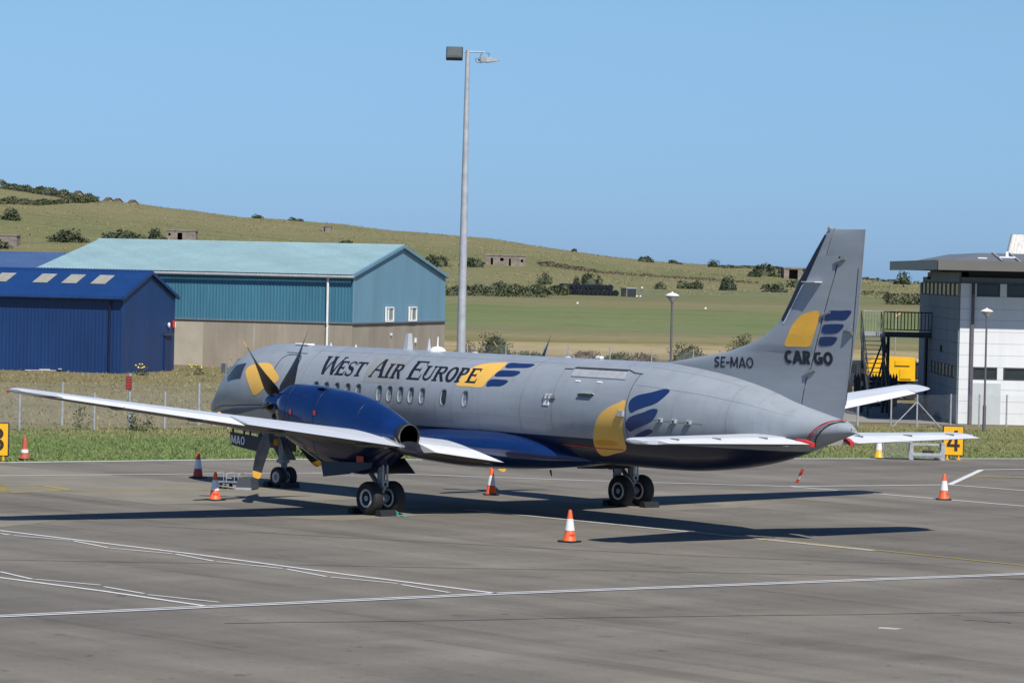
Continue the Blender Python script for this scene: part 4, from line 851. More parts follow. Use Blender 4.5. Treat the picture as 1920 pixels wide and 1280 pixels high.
# ================================================================== things on the apron
def cone(loc, label, h=.76, body='orange', upper=None, sl=(.36, .72), sleeve='sleeve', rz=0., group=None, logo=False, base='black'):
    r = empty('traffic_cone', loc, rz, label, 'traffic cone', group); k = h/.76
    bm = bmesh.new(); box(bm, (0, 0, .02*k), (.42*k, .42*k, .04*k), bev=.012*k); bmo('base', bm, M[base], r)
    R = lambda z: (.155-.118*z/.76)*k
    bm = bmesh.new(); lathe(bm, [(R(.04)+.02*k, .035*k), (R(.06), .06*k), (R(.4), .4*k), (R(.72), .72*k), (R(.755)*.8, .757*k), (.012*k, .76*k)], 'z', 20); bmo('cone_body', bm, M[body], r, True)
    z0, z1 = sl[0]*.76, sl[1]*.76
    if upper:
        bm = bmesh.new(); lathe(bm, [(R(z1)+.003, z1*k), (R(.73)+.003, .73*k), (R(.76)*.8+.003, .763*k), (.008, .765*k)], 'z', 20); bmo('cone_top', bm, M[upper], r, True)
    bm = bmesh.new(); lathe(bm, [(R(z0), z0*k), (R(z0)+.006*k, (z0+.004)*k), (R(z1)+.006*k, (z1-.004)*k), (R(z1), z1*k)], 'z', 20); bmo('sleeve', bm, M[sleeve], r, True)
    if logo:
        bm = bmesh.new(); R2_ = []
        for z in (.15, .20):
            R2_.append([bm.verts.new(((R(z)+.004)*math.cos(a), (R(z)+.004)*math.sin(a), z)) for a in [math.radians(118+i*9) for i in range(8)]])
        for i in range(7): bm.faces.new((R2_[0][i], R2_[0][i+1], R2_[1][i+1], R2_[1][i]))
        bmo('stencil', bm, M['cone_red'], r)
    return r
cone(P(1.45, 83.5), 'orange cone with white sleeve standing alone behind the wing', logo=True, rz=.3)
cone(P(12.56, 103), 'orange cone with white sleeve on the white stand line past the tail', logo=True, rz=.8)
cone(P(-7.85, 95.5), 'orange cone with white sleeve in front of the wheeled step unit', logo=True, rz=.1)
cone(P(-9.19, 105.5), 'red cone with grey sleeve in a shadow patch off the nose', body='cone_red', rz=.5)
cone(P(-.49, 100.5), 'orange cone half in the fuselage shadow between the main wheels', body='orange', rz=1.0)
cone(P(-15.37, 113.2), 'faded brown red cone with thin white band by the grass', body='orange_old', sl=(.28, .42), rz=.2)
cone(P(13.04, 126), 'yellow and white cone at the verge under the right tailplane', body='yellow', sl=(.36, .95), h=.84)
cone(P(-20.75, 211.5, -.02), 'small white and red cone by the blue shed door', body='white', upper='cone_red', sl=(.1, .5))

# wheeled step unit beside the nose
st = empty('step_unit', P(-7.72, 100.6), ANG-.25, 'low grey aluminium step unit with hoop handles near the nose wheel', 'step unit')
boxo('platform', (-.25, 0, .20), (.85, .55, .04), M['gear'], st, bev=.01)
st.scale = (.8, .8, .95)
bm = bmesh.new(); loft(bm, [[Vector((x, y, z)) for x, y in ((.28-q*.08, -.42-q*.12), (.72+q*.06, -.42-q*.12), (.72+q*.06, .4), (.28-q*.08, .4))] for z, q in ((.03, 1), (.36, 0))]); bmo('step_box', bm, M['frame'], st)
boxo('step_edge', (.5, -.56, .045), (.6, .05, .07), M['gearwhite'], st)
for x in (-.62, -.22, .22): 
    bm = bmesh.new(); poly_tube(bm, [(x, -.3, .2), (x, -.3, .42), (x+.05, -.2, .48), (x+.1, .25, .48), (x+.1, .3, .2)], .012, 8); bmo('hoop_handle', bm, M['gearwhite'], st, True)
bm = bmesh.new(); tube(bm, (-.22, -.3, .33), (-.02, -.3, .33), .015); bmo('cross_rail', bm, M['gearwhite'], st)
for x in (-.62, -.25):
    for y in (-.3, .3):
        bm = bmesh.new(); lathe(bm, [(.02, -.02), (.07, -.02), (.07, .02), (.02, .02)], 'y', 12, (x, y, .07)); tube(bm, (x, y, .07), (x, y, .19), .015); bmo('castor', bm, M['tyre'], st, True)
bm = bmesh.new(); tube(bm, (-.7, -.2, .10), (.3, -.5, .05), .02); bmo('tow_handle', bm, M['galv'], st)

def chock(x, y, label, rope=False, rz=0.):
    r = empty('wheel_chock', (x, y, 0), rz, label, 'chock')
    bm = bmesh.new(); loft(bm, [[Vector((u, v, z)) for u, z in ((-.13, .0), (.13, .0), (.075, .16), (-.075, .16))] for v in (-.26, .26)]); bmo('block', bm, M['black'], r)
    if rope:
        bm = bmesh.new(); pts = [(-.05+.07*math.cos(i*.9), -.29-.02*(i % 3), .03+.014*i) for i in range(9)]; poly_tube(bm, pts, .018, 6); pts = [(-.1, -.27, .05), (-.2, -.33, .02), (-.34, -.3, .015), (-.42, -.36, .015)]; poly_tube(bm, pts, .014, 6); bmo('rope_loop', bm, M['rope'], r, True)
    return r
chock(-.50, 4.52, 'black chock with green rope behind the left main wheels', True, .05); chock(.55, 4.60, 'black chock ahead of the left main wheels', True, 0)
chock(-.50, -4.5, 'black chock behind the right main wheels'); chock(.56, -4.1, 'black chock ahead of the right main wheels'); chock(10.5, .1, 'black chock ahead of the nose wheels', rz=.1); chock(9.72, .05, 'black chock behind the nose wheels')

def stand_sign(loc, ch, label, rz):
    r = empty('stand_sign', loc, rz, label, 'sign')
    bm = bmesh.new(); box(bm, (0, 0, .66), (.76, .06, 1.08), bev=.03); bmo('panel_frame', bm, M['dkmetal'], r)
    boxo('panel', (0, -.034, .66), (.68, .012, 1.0), M['yellow'], r)
    w_, h, t = .46, .74, .115
    if ch == '4': G = [rect(w_*.58, 0, w_*.58+t, h), rect(0, h*.20, w_, h*.20+t*.9), [(0, h*.20+t*.9), (t*1.1, h*.20+t*.9), (w_*.58, h*.80), (w_*.58, h)]]
    else: G = ring(w_*.48, h*.745, w_*.46, h*.255, w_*.46-t, h*.255-t*.85, -.5*pi, .9*pi, 18)+ring(w_*.48, h*.275, w_*.5, h*.275, w_*.5-t, h*.275-t*.85, -.88*pi, .5*pi, 20)+[rect(w_*.25, h*.455, w_*.5, h*.455+t*.8)]
    bm = bmesh.new()
    for k, g in enumerate(G): bm.faces.new([bm.verts.new((-.23+px, -.043-k*.0002, .29+py)) for px, py in g])
    bmo('number', bm, mat('sign_digit', (.028, .014, .008), .6), r)
    for x in (-.2, .2):
        bm = bmesh.new(); tube(bm, (x, 0, 0), (x, 0, .14), .03, .03, 8); bmo('leg', bm, M['yellow'], r); boxo('foot', (x, -.04, .015), (.12, .2, .03), M['yellow'], r)
stand_sign(P(-16.12, 112.3), '3', 'yellow stand number 3 sign at the verge', ANG+.03)
stand_sign(P(15.72, 126.6), '4', 'yellow stand number 4 sign behind the right tailplane', ANG-.05)

# metal stillage bin beside the number sign
bn = empty('steel_bin', P(14.72, 126.0), ANG-.05, 'open grey steel stillage with mesh side at the verge', 'bin')
for x in (-.55, .55):
    boxo('leg', (x, -.3, .28), (.13, .1, .56), M['gearwhite'], bn); boxo('leg', (x, .4, .28), (.13, .1, .56), M['gearwhite'], bn)
boxo('floor_plate', (0, .05, .14), (1.0, .8, .05), M['galv'], bn); boxo('front_rail', (0, -.345, .20), (1.08, .03, .10), M['gearwhite'], bn); boxo('back_rail', (0, .44, .52), (1.08, .04, .08), M['gearwhite'], bn)
boxo('top_rail', (-.55, .05, .57), (.1, .8, .05), M['gearwhite'], bn); boxo('top_rail', (.55, .05, .57), (.1, .8, .05), M['gearwhite'], bn)
boxo('contents', (.05, .05, .25), (.4, .3, .16), M['black'], bn, bev=.03)
def mesh_mat(name, col, cell, wire, rot=pi/4):
    m = bpy.data.materials.new(name); m.use_nodes = True; n = m.node_tree; N = n.nodes; L = n.links; b = N['Principled BSDF']
    b.inputs['Base Color'].default_value = (*col, 1); b.inputs['Roughness'].default_value = .5; b.inputs['Metallic'].default_value = .3
    tc = N.new('ShaderNodeTexCoord'); sp = N.new('ShaderNodeSeparateXYZ'); L.new(tc.outputs['Object'], sp.inputs[0])
    def M1(op, a, c=0.):
        k = N.new('ShaderNodeMath'); k.operation = op
        for i, x in enumerate((a, c)):
            if isinstance(x, (int, float)): k.inputs[i].default_value = x
            else: L.new(x, k.inputs[i])
        return k.outputs[0]
    outs = []
    for s in (1, -1):
        v = M1('ADD', sp.outputs[0], M1('MULTIPLY', sp.outputs[2], s)); outs.append(M1('LESS_THAN', M1('FRACT', M1('DIVIDE', v, cell)), wire))
    a = M1('MAXIMUM', outs[0], outs[1]); L.new(a, b.inputs['Alpha']); return m
M['chain'] = mesh_mat('chain_link', (.34, .35, .35), .075, .055)
M['binmesh'] = mesh_mat('bin_mesh', (.3, .32, .33), .05, .12)
pyd('mesh_side', [(-1.55, -.2, .03), (-.62, -.2, .03), (-.62, -.2, .60), (-1.55, -.2, .60)], [(0, 1, 2, 3)], M['binmesh'], bn); boxo('mesh_frame', (-1.08, -.2, .61), (.95, .03, .03), M['galv'], bn); boxo('mesh_frame', (-1.55, -.2, .31), (.03, .03, .62), M['galv'], bn); boxo('mesh_foot', (-1.08, -.15, .02), (.9, .3, .04), M['black'], bn)

# ================================================================== lights
ms = empty('floodlight_mast', P(-2.13, 150, -.02), ANG, 'tall galvanised floodlight mast behind the aircraft', 'mast')
bm = bmesh.new(); NS = 12
for z0, z1, ra, rb in ((0, 5.2, .205, .175), (5.15, 10.4, .172, .135), (10.35, 15.55, .132, .085)): tube(bm, (0, 0, z0), (0, 0, z1), ra, rb, NS)
box(bm, (0, 0, .03), (.6, .6, .06)); bmo('pole', bm, M['mast'], ms, True)
bm = bmesh.new(); tube(bm, (-.15, 0, 15.48), (.72, 0, 15.48), .035); bmo('cross_arm', bm, M['gearwhite'], ms)
rt = Matrix.Rotation(-.62, 3, 'X') @ Matrix.Rotation(0.0, 3, 'Z')
fl = boxo('floodlight', (-.55, -.12, 15.38), (.70, .22, .62), M['dkmetal'], ms, rt, .03)
bm = bmesh.new(); box(bm, Vector((-.55, -.12, 15.38))+rt@Vector((0, -.115, .03)), (.60, .012, .5), rt); bmo('lamp_glass', bm, mat('lamp_glass', (.10, .115, .11), .12), fl)
rt2 = RZ(-.55) @ Matrix.Rotation(1.25, 3, 'X')
bm = bmesh.new(); loft(bm, [[Vector((.86, .06, 15.16))+RZ(.0)@Vector((x, y*s, z)) for y, z in ((-.3, -.10*s), (.3, -.10*s), (.3, .10*s), (-.3, .10*s))] for x, s in ((-.42, .35), (-.3, .9), (-.05, 1.1), (.25, .75), (.55, .15))]); f2 = bmo('floodlight', bm, M['gearwhite'], ms)
bm = bmesh.new(); poly_tube(bm, [(.62, 0, 15.48), (.56, -.2, 15.35), (.5, -.28, 15.15)], .03, 6); poly_tube(bm, [(.80, 0, 15.44), (.92, .1, 15.42), (.86, .1, 15.24)], .02, 6); poly_tube(bm, [(.5, -.2, 15.18), (.36, -.25, 15.2), (.33, -.25, 15.1), (.42, -.2, 15.02), (.6, 0, 15.02)], .015, 5); bmo('yoke', bm, M['gear'], f2)
def lamp_post(loc, h, label):
    r = empty('lamp_post', loc, ANG, label, 'lamp post')
    bm = bmesh.new(); tube(bm, (0, 0, 0), (0, 0, 1.1), .075, .075, 10); tube(bm, (0, 0, 1.05), (0, 0, h-.36), .048, .04, 10); bmo('pole', bm, M['brownpipe'], r, True)
    bm = bmesh.new(); lathe(bm, [(.05, h-.40), (.06, h-.36), (.24, h-.16), (.245, h-.13), (.01, h-.12)], 'z', 20); bmo('lamp_bowl', bm, mat('lamp_bowl', (.38, .37, .34), .25), r, True)
    bm = bmesh.new(); lathe(bm, [(.26, h-.15), (.27, h-.12), (.16, h-.055), (.06, h-.02), (.03, h-.02), (.03, h+.02), (.01, h+.03)], 'z', 20); bmo('lamp_cap', bm, M['white'], r, True)
lamp_post(P(5.97, 134, -.02), 5.68, 'grey lamp post with white cone head behind the dorsal fin')
lamp_post(P(20.1, 151.5, -.02), 5.22, 'purple grey lamp post with cone head before the white building')

# ================================================================== fences
def fence(posts, label, h, d=.05, concrete=False, braces=(), panel=True, tall=()):
    r = empty('chain_link_fence', posts[0], 0, label, 'fence'); o = posts[0]
    for i, p in enumerate(posts):
        q = p-o; hh = h+(.35 if i in tall else 0)
        bm = bmesh.new(); tube(bm, q, q+Vector((0, 0, hh)), d, d, 8); bmo('post', bm, M['galv'], r, True)
        if i in braces:
            t = (posts[min(i+1, len(posts)-1)]-posts[max(i-1, 0)]).normalized()
            for s in (-1, 1):
                bm = bmesh.new(); tube(bm, q+Vector((0, 0, h*.78)), q+t*s*1.05, d*.7, d*.7, 6); bmo('brace', bm, M['galv'], r, True)
    for a, b in zip(posts, posts[1:]):
        u = b-a; L_ = Vector((u.x, u.y)).length
        o2 = pyd('mesh_panel', [(.03, 0, .05), (L_-.03, 0, .05), (L_-.03, 0, h-.03), (.03, 0, h-.03)], [(0, 1, 2, 3)], M['chain'], r); o2.location = a-o; o2.rotation_euler = (0, 0, math.atan2(u.y, u.x))
    return r
fp = [P(l, d, -.02) for l, d in ((-23, 132), (-20.8, 132.5), (-18.28, 133), (-15.67, 134.5), (-13.21, 136.5), (-10.9, 138), (-8.6, 139.6), (-6.3, 141), (-4, 142.5), (-1.6, 144), (.8, 145.5), (3.2, 147), (5.6, 148.5), (8, 150), (10.4, 151.5), (12.8, 153), (15, 154.2))]
fence(fp, 'low chain link fence with slim steel posts beyond the verge', 1.42, .05)
fp2 = [P(l, d, -.02) for l, d in ((-22, 136.5), (-17.32, 138), (-12.26, 140.5), (-7, 144))]
fence(fp2, 'second line of taller steel posts behind the low fence', 1.66, .055)
fp3 = [P(l, d, -.02) for l, d in ((16.57, 155.5), (17.55, 154.2), (19.2, 155.8), (20.5, 156.2), (21.75, 156.6), (23.2, 157), (25, 157.4))]
fence(fp3, 'chain link fence with braced post before the white building', 1.42, .038, braces=(1,))
fp4 = [P(l, 240, -.02) for l in (-3, -.4, 2.2, 3.8, 6.6, 9.4, 12.2, 15)]
fence(fp4, 'far chain link fence in scrub above the fuselage', 1.42, .04, braces=(3,))
sp_ = empty('warning_sign', P(-14.43, 135.3, -.02), ANG, 'dark red notice on a pale post at the low fence', 'sign')
bm = bmesh.new(); tube(bm, (0, 0, 0), (0, 0, 2.15), .055, .055, 10); bmo('post', bm, M['galv'], sp_, True)
boxo('notice', (-.04, -.075, 1.78), (.22, .02, .52), M['sign_red'], sp_)
for k in range(4): boxo('text_line', (-.04, -.088, 1.96-.11*k), (.15-.02*(k % 2), .004, .03), M['cone_red'], sp_)

# ================================================================== buildings
def corr(bm, A, B, z0, ztop, pitch, dep, mi=0):
    """ribbed metal sheet from A to B (2D), outward is to the right of A->B; ztop is a function of distance"""
    A = Vector(A); B = Vector(B); t = (B-A); L_ = t.length; t.normalize(); n = Vector((t.y, -t.x)); k = max(1, round(L_/pitch)); pt = L_/k
    pr_ = []
    for i in range(k):
        s = i*pt; pr_ += [(s, 0), (s+pt*.45, 0), (s+pt*.58, dep), (s+pt*.87, dep)]
    pr_.append((L_, 0)); prev = None
    for s, o in pr_:
        p = A+t*s+n*o; cur = (bm.verts.new((p.x, p.y, z0)), bm.verts.new((p.x, p.y, ztop(s))))
        if prev: f = bm.faces.new((prev[0], cur[0], cur[1], prev[1])); f.material_index = mi
        prev = cur
def ribbed_slope(bm, x0, x1, ya, za, yb, zb, pitch, dep):
    k = max(1, round((x1-x0)/pitch)); pt = (x1-x0)/k; sl = Vector((0, yb-ya, zb-za)); n = Vector((1, 0, 0)).cross(sl).normalized()
    if n.z < 0: n = -n
    prev = None
    for i in range(k):
        for s, o in ((0, 0), (.5, 0), (.6, dep), (.9, dep)):
            q = Vector((x0+(i+s)*pt, 0, 0))+n*o; cur = (bm.verts.new(q+Vector((0, ya, za))), bm.verts.new(q+Vector((0, yb, zb))))
            if prev: bm.faces.new((prev[0], cur[0], cur[1], prev[1]))
            prev = cur
    q = Vector((x1, 0, 0)); cur = (bm.verts.new(q+Vector((0, ya, za))), bm.verts.new(q+Vector((0, yb, zb)))); bm.faces.new((prev[0], cur[0], cur[1], prev[1]))
def slab(name, x0, x1, ya, za, yb, zb, th, m, parent, gap=.0):
    n = Vector((0, -(zb-za), yb-ya)).normalized()
    if n.z < 0: n = -n
    bm = bmesh.new(); loft(bm, [[Vector((x, ya, za))-n*gap, Vector((x, yb, zb))-n*gap, Vector((x, yb, zb))-n*(gap+th), Vector((x, ya, za))-n*(gap+th)] for x in (x0, x1)]); return bmo(name, bm, m, parent)
def shed(name, loc, psi, L_, W, he, hr, mw, mg, mr, label, base=0., pitch=.33, oh=.25, gdep=.01, wdep=.03):
    r = empty(name, loc, ANG+psi, label, 'building')
    z0 = base if base else -.05
    gz = lambda s: he+(hr-he)*(1-abs(s-W/2)/(W/2))
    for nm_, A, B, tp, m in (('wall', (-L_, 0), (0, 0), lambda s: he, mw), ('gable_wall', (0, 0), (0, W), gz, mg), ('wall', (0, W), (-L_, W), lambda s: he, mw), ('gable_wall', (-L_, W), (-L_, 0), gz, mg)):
        bm = bmesh.new(); Lw = (Vector(B)-Vector(A)).length
        if nm_ == 'gable_wall':
            for (sa, sb) in ((0, .5), (.5, 1)):
                A2 = Vector(A).lerp(Vector(B), sa); B2 = Vector(A).lerp(Vector(B), sb); off = sa*Lw; corr(bm, A2, B2, z0, lambda s, off=off: gz(off+s)-.03, pitch, gdep)
        else: corr(bm, A, B, z0, lambda s: he-.03, pitch, wdep)
        bmo(nm_, bm, m, r)
    if base:
        for A, B in (((-L_/2, .1), (L_, .25)), ((-.13, W/2), (.25, W)), ((-L_/2, W-.1), (L_, .25)), ((-L_+.13, W/2), (.25, W))):
            boxo('plinth_wall', (A[0], A[1], base/2-.04), (B[0] if B[0] > 1 else .25, B[1] if B[1] > 1 else .25, base+.02), M['concrete'], r)
        boxo('drip_flashing', (-L_/2, -.05, base+.03), (L_+.1, .1, .1), M['gear'], r); boxo('drip_flashing', (.05, W/2, base+.03), (.1, W+.1, .1), M['gear'], r)
    k = (hr-he)/(W/2)
    for s in (0, 1):
        ya, yb = ((-oh, W/2) if s == 0 else (W+oh, W/2)); bm = bmesh.new(); ribbed_slope(bm, -L_-.15, .15, ya, he-oh*k+.06, yb, hr+.06, pitch, .018); rf = bmo('roof_slope', bm, mr, r)
        slab('roof_lining', -L_-.1, .1, ya, he-oh*k+.05, yb, hr+.05, .07, M['frame'], r, .01)
        if s == 0: front_roof = rf
    bm = bmesh.new(); tube(bm, (-L_-.15, W/2, hr+.06), (.15, W/2, hr+.06), .09, .09, 8); bmo('ridge_cap', bm, mr, r)
    for y0, y1 in ((-oh, W/2), (W+oh, W/2)):
        a = Vector((.12, y0, he-oh*k+.06)); b = Vector((.12, y1, hr+.06)); bm = bmesh.new(); loft(bm, [[p+Vector((u, 0, v)) for u, v in ((-.1, .05), (.06, .05), (.06, -.14), (-.1, -.14))] for p in (a, b)]); bmo('verge_trim', bm, mg, r)
    return r, front_roof, k
K1 = P(-22.25, 204, 0); psi = -math.radians(15.5)
bs, rf, kk = shed('blue_shed', K1, psi, 30, 8.3, 4.38, 5.75, M['shed_blue'], M['shed_blue'], M['shed_roof'], 'dark blue ribbed metal shed with pale roof lights', 0, .22, .3, .006, .010)
bm = bmesh.new(); tube(bm, (-30, -.34, 4.25), (.12, -.34, 4.25), .09, .09, 8); bmo('gutter', bm, M['shed_blue'], bs, True)
bm = bmesh.new(); tube(bm, (-.75, -.12, 0), (-.75, -.12, 4.2), .055, .055, 8); bmo('downpipe', bm, M['navy'], bs, True)
for x in (-1.83, -3.63, -5.43, -8.0, -9.8, -11.6, -14.2, -16.0, -17.8):
    z = lambda y: 4.38+kk*y+.10
    bm = bmesh.new(); loft(bm, [[Vector((xx, y, z(y)+t)) for xx, y in ((x-.92, 1.75), (x, 1.75), (x, 3.25), (x-.92, 3.25))] for t in (0, .02)]); bmo('roof_light', bm, M['skylight'], rf)
boxo('door', (.05, 7.1, 1.03), (.06, 1.0, 2.06), mat('shed_door', (.010, .028, .10), .5), bs); boxo('door_hood', (.12, 7.1, 2.14), (.2, 1.15, .12), M['frame'], bs)
bm = bmesh.new(); lathe(bm, [(.02, -.06), (.14, -.03), (.16, .03), (.02, .08)], 'x', 14, (.1, 7.1, 2.7)); bmo('wall_lamp', bm, M['white'], bs, True)
boxo('alarm_box', (.09, 8.0, 2.75), (.1, .3, .42), M['cone_red'], bs); boxo('alarm_plate', (.15, 8.05, 2.72), (.02, .12, .34), M['white'], bs)
K2 = P(-9.85, 220, 0)
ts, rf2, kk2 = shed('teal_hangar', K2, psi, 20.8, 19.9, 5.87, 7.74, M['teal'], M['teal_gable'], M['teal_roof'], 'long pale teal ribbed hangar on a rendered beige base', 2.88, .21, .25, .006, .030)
bm = bmesh.new(); tube(bm, (-21.0, -.33, 5.74), (.14, -.33, 5.74), .085, .085, 8); bmo('gutter', bm, M['gearwhite'], ts, True)
bm = bmesh.new(); tube(bm, (-1.6, -.14, 2.9), (-1.6, -.14, 5.7), .075, .075, 8); tube(bm, (-1.6, -.14, 2.92), (-1.6, -.06, 2.6), .075, .075, 8); tube(bm, (-1.6, -.12, 0), (-1.6, -.12, 2.62), .075, .075, 8); bmo('downpipe', bm, M['pipe'], ts, True)
boxo('corner_trim', (.05, .0, 4.37), (.09, .09, 2.92), M['teal_gable'], ts)
for y in (7.3, 12.3):
    wn = boxo('window', (.06, y, 3.42), (.06, 1.5, .86), M['glass_pale'], ts)
    for dy, dz, sy, sz in ((0, .43, 1.62, .09), (0, -.43, 1.62, .12), (-.77, 0, .1, .86), (.77, 0, .1, .86), (-.3, 0, .1, .80)): boxo('frame_bar', (.10, y+dy, 3.42+dz), (.10, sy, sz), M['white'], wn)
for y, z, s in ((7.9, 2.15, .12), (13.2, 1.7, .3)): boxo('wall_bracket', (.05, y, z), (.12, .12, s), M['white'], ts)
for x in (-6.4, -16): boxo('render_joint', (x, -.03, 1.4), (.04, .012, 2.7), M['pworn'], ts)
boxo('render_panel', (-10.9, -.032, 1.38), (2.3, .014, 2.72), mat('render_pale', (.40, .36, .29), .9, var=.1, scale=1), ts)
fs_, _, _ = shed('far_blue_shed', P(-33.6, 262, 0), psi, 26, 12, 5.4, 6.85, M['shed_blue'], M['far_blue'], M['far_blue'], 'pale blue shed roof behind the dark blue shed', 0, .4)

# ---- white building on the right
WB = empty('white_building', P(19.84, 158.5, 0), ANG-.012, 'white panelled building with grey overhanging roof and strip windows', 'building')
FL_, FD = 15., 17.0
boxo('core', (FL_/2, FD/2, 3.25), (FL_-.12, FD-.12, 6.5), M['cladgrey_shade'], WB)
ROWS = [(.0, .5), (.5, 1.02), (1.02, 1.54), (1.54, 1.98), (1.98, 2.54), (2.54, 3.06), (3.06, 3.58), (3.58, 4.10), (4.10, 4.62), (4.62, 5.1), (5.1, 5.66), (5.66, 6.24)]
FWIN = {4: [(.60, 1.70), (1.97, 3.6), (4.2, 6.4), (7, 9), (10, 12)], 11: [(.72, 1.74), (2.05, 3.7), (4.2, 6.4), (7, 9), (10, 12)]}
SWIN = {4: [(1.0, 11.2)], 11: [(.3, 16.4)]}
def clad(rows, L_, wins, mk, front, parent):
    for ri, (z0, z1) in enumerate(rows):
        ws = wins.get(ri, []); s = 0.; segs = []
        for a, b in ws+[(L_, L_)]:
            while s < a-.01:
                e = min(a, s+3.2); segs.append((s, e)); s = e
            s = b
        for a, b in segs:
            c, zc = (a+b)/2, (z0+z1)/2; sz = (b-a-.008, z1-z0-.010)
            if front: boxo('cladding_panel', (c, -.03, zc), (sz[0], .07, sz[1]), M['clad'], parent)
            else: boxo('cladding_panel', (-.03, c, zc), (.07, sz[0], sz[1]), M['cladgrey_shade'], parent)
clad(ROWS, FL_, FWIN, 'clad', True, WB); clad(ROWS, FD, SWIN, 'cladgrey_shade', False, WB)
for ri in (4, 11):
    z0, z1 = ROWS[ri]
    for a, b in FWIN[ri]:
        wn = boxo('window', ((a+b)/2, -.01, (z0+z1)/2), (b-a-.05, .04, z1-z0-.06), M['glass'], WB)
        for q in (a+.03, b-.03): boxo('frame_bar', (q, -.045, (z0+z1)/2), (.06, .06, z1-z0-.02), M['frame'], wn)
        for q in (z0+.035, z1-.035): boxo('frame_bar', ((a+b)/2, -.046, q), (b-a-.02, .06, .06), M['frame'], wn)
        boxo('blind', ((a*1.3+b*.7)/2, .0, (z0+z1)/2+.05), ((b-a)*.42, .05, (z1-z0)*.7), M['glass_pale'], wn)
M['frame2'] = mat('window_frame_grey', (.085, .105, .115), .5)
M['glass_side'] = mat('window_glass_side', (.10, .125, .125), .15, var=.4, scale=1.2)
for a, b, n, ri in ((1.0, 11.2, 7, 4), (.3, 16.4, 9, 11)):
    z0, z1 = ROWS[ri]
    for i in range(n):
        c = a+(b-a)*(i+.5)/n; wd = (b-a)/n
        wn = boxo('window', (-.01, c, (z0+z1)/2), (.04, wd-.25, z1-z0-.06), M['glass_side'], WB); boxo('frame_bar', (-.04, c+wd/2-.06, (z0+z1)/2), (.07, .12, z1-z0), M['frame2'], wn)
        boxo('frame_bar', (-.04, c-wd/2+.06, (z0+z1)/2), (.07, .12, z1-z0), M['frame2'], wn)
boxo('eaves_band', (FL_/2+.2, FD/2+.2, 6.55), (FL_-.4, FD-.4, .58), M['dkmetal'], WB); boxo('eaves_panel', (-.0, 7, 6.5), (.1, 13.5, .44), M['cladgrey_shade'], WB)
boxo('downpipe', (.55, -.14, 2.95), (.13, .13, 5.9), M['brownpipe'], WB); boxo('rainwater_head', (.55, -.14, 6.0), (.13, .13, .5), M['dkmetal'], WB)
boxo('roller_door', (1.2, -.075, .92), (1.35, .05, 1.84), M['doorgrey'], WB); boxo('door_edge', (.50, -.09, .92), (.05, .06, 1.9), M['frame'], WB)
x0, x1, y0, y1 = -1.24, FL_+1, -2.0, 20.3
bm = bmesh.new(); box(bm, ((x0+x1)/2, y0, 7.02), (x1-x0, .08, .44)); bmo('fascia', bm, M['fascia'], WB)
bm = bmesh.new(); box(bm, (x0, (y0+y1)/2, 7.02), (.08, y1-y0-.09, .44)); bmo('fascia', bm, M['fascia'], WB)
bm = bmesh.new(); v = [bm.verts.new(p) for p in ((x0+.05, y0+.05, 6.82), (x1, y0+.05, 6.82), (x1, y1, 6.82), (x0+.05, y1, 6.82))]; bm.faces.new(v); bmesh.ops.solidify(bm, geom=bm.faces[:], thickness=.02); bmo('soffit', bm, M['soffit'], WB)
bm = bmesh.new(); pk = (1.2, 3.2, 7.62); e = 7.06
A = [bm.verts.new(p) for p in ((x0+.06, y0+.06, e), (x1, y0+.06, e), (x1, 3.2, 7.62), pk, (x0+.06, y1, e), (pk[0], y1-4, 7.62), (x1, y1-4, 7.62), (x1, y1, e))]
bm.faces.new((A[0], A[1], A[2], A[3])); bm.faces.new((A[0], A[3], A[5], A[4])); bm.faces.new((A[3], A[2], A[6], A[5])); bm.faces.new((A[4], A[5], A[6], A[7])); bmo('roof', bm, mat('roof_grey', (.16, .165, .17), .45, .1, var=.06), WB)
for i in range(14):
    x = 1.75+i*.75; bm = bmesh.new(); loft(bm, [[Vector((x+u, yy, zz+t)) for u, t in ((-.03, 0), (.03, 0), (.03, .07), (-.03, .07))] for yy, zz in ((y0+.6, e+.07), (3.2, 7.62))]); bmo('standing_seam', bm, M['gearwhite'], WB)
boxo('roof_vent', (1.9, -.9, 7.5), (.12, .12, .35), M['white'], WB); boxo('roof_vent_cap', (1.9, -.9, 7.42), (.7, .3, .06), M['white'], WB); boxo('roof_plate', (.75, -1.4, 7.36), (.4, .3, .05), M['white'], WB)
boxo('wall_lamp', (-.12, 12.5, 6.45), (.2, .25, .12), M['dkmetal'], WB); boxo('wall_lamp', (-.1, 6.5, 3.2), (.12, .2, .3), M['dkmetal'], WB)
# corrugated lean-to roof behind
hb = empty('corrugated_hangar', P(25.55, 186, 0), ANG-.012, 'weathered white corrugated hangar roof behind the grey overhanging roof', 'building')
bm = bmesh.new()
for x in range(60):
    s = x*.2
    for q, o in ((0, 0), (.1, .06)): pass
prev = None
for i in range(121):
    s = i*.1; o = .05 if i % 2 else 0
    cur = (bm.verts.new((s-.0, -o, 7.2)), bm.verts.new((s+.62, 2.2-o, 8.85)), )
    if prev: bm.faces.new((prev[0], cur[0], cur[1], prev[1]))
    prev = cur
bmo('roof_sheet', bm, mat('weathered_white_sheet', (.55, .53, .49), .6, var=.2, scale=3, streak=(4, 1, .4)), hb); boxo('wall', (6.4, 1.9, 3.6), (12, 2, 7.3), M['cladgrey_shade'], hb)
bm = bmesh.new(); loft(bm, [[Vector((u, v, z)) for u, v, z in ((0+k, -.1, 7.2), (0+k, .1, 7.2), (.62+k, 2.3, 8.85), (.62+k, 2.1, 8.9))] for k in (-.06, .02)]); bmo('verge_board', bm, M['gear'], hb)

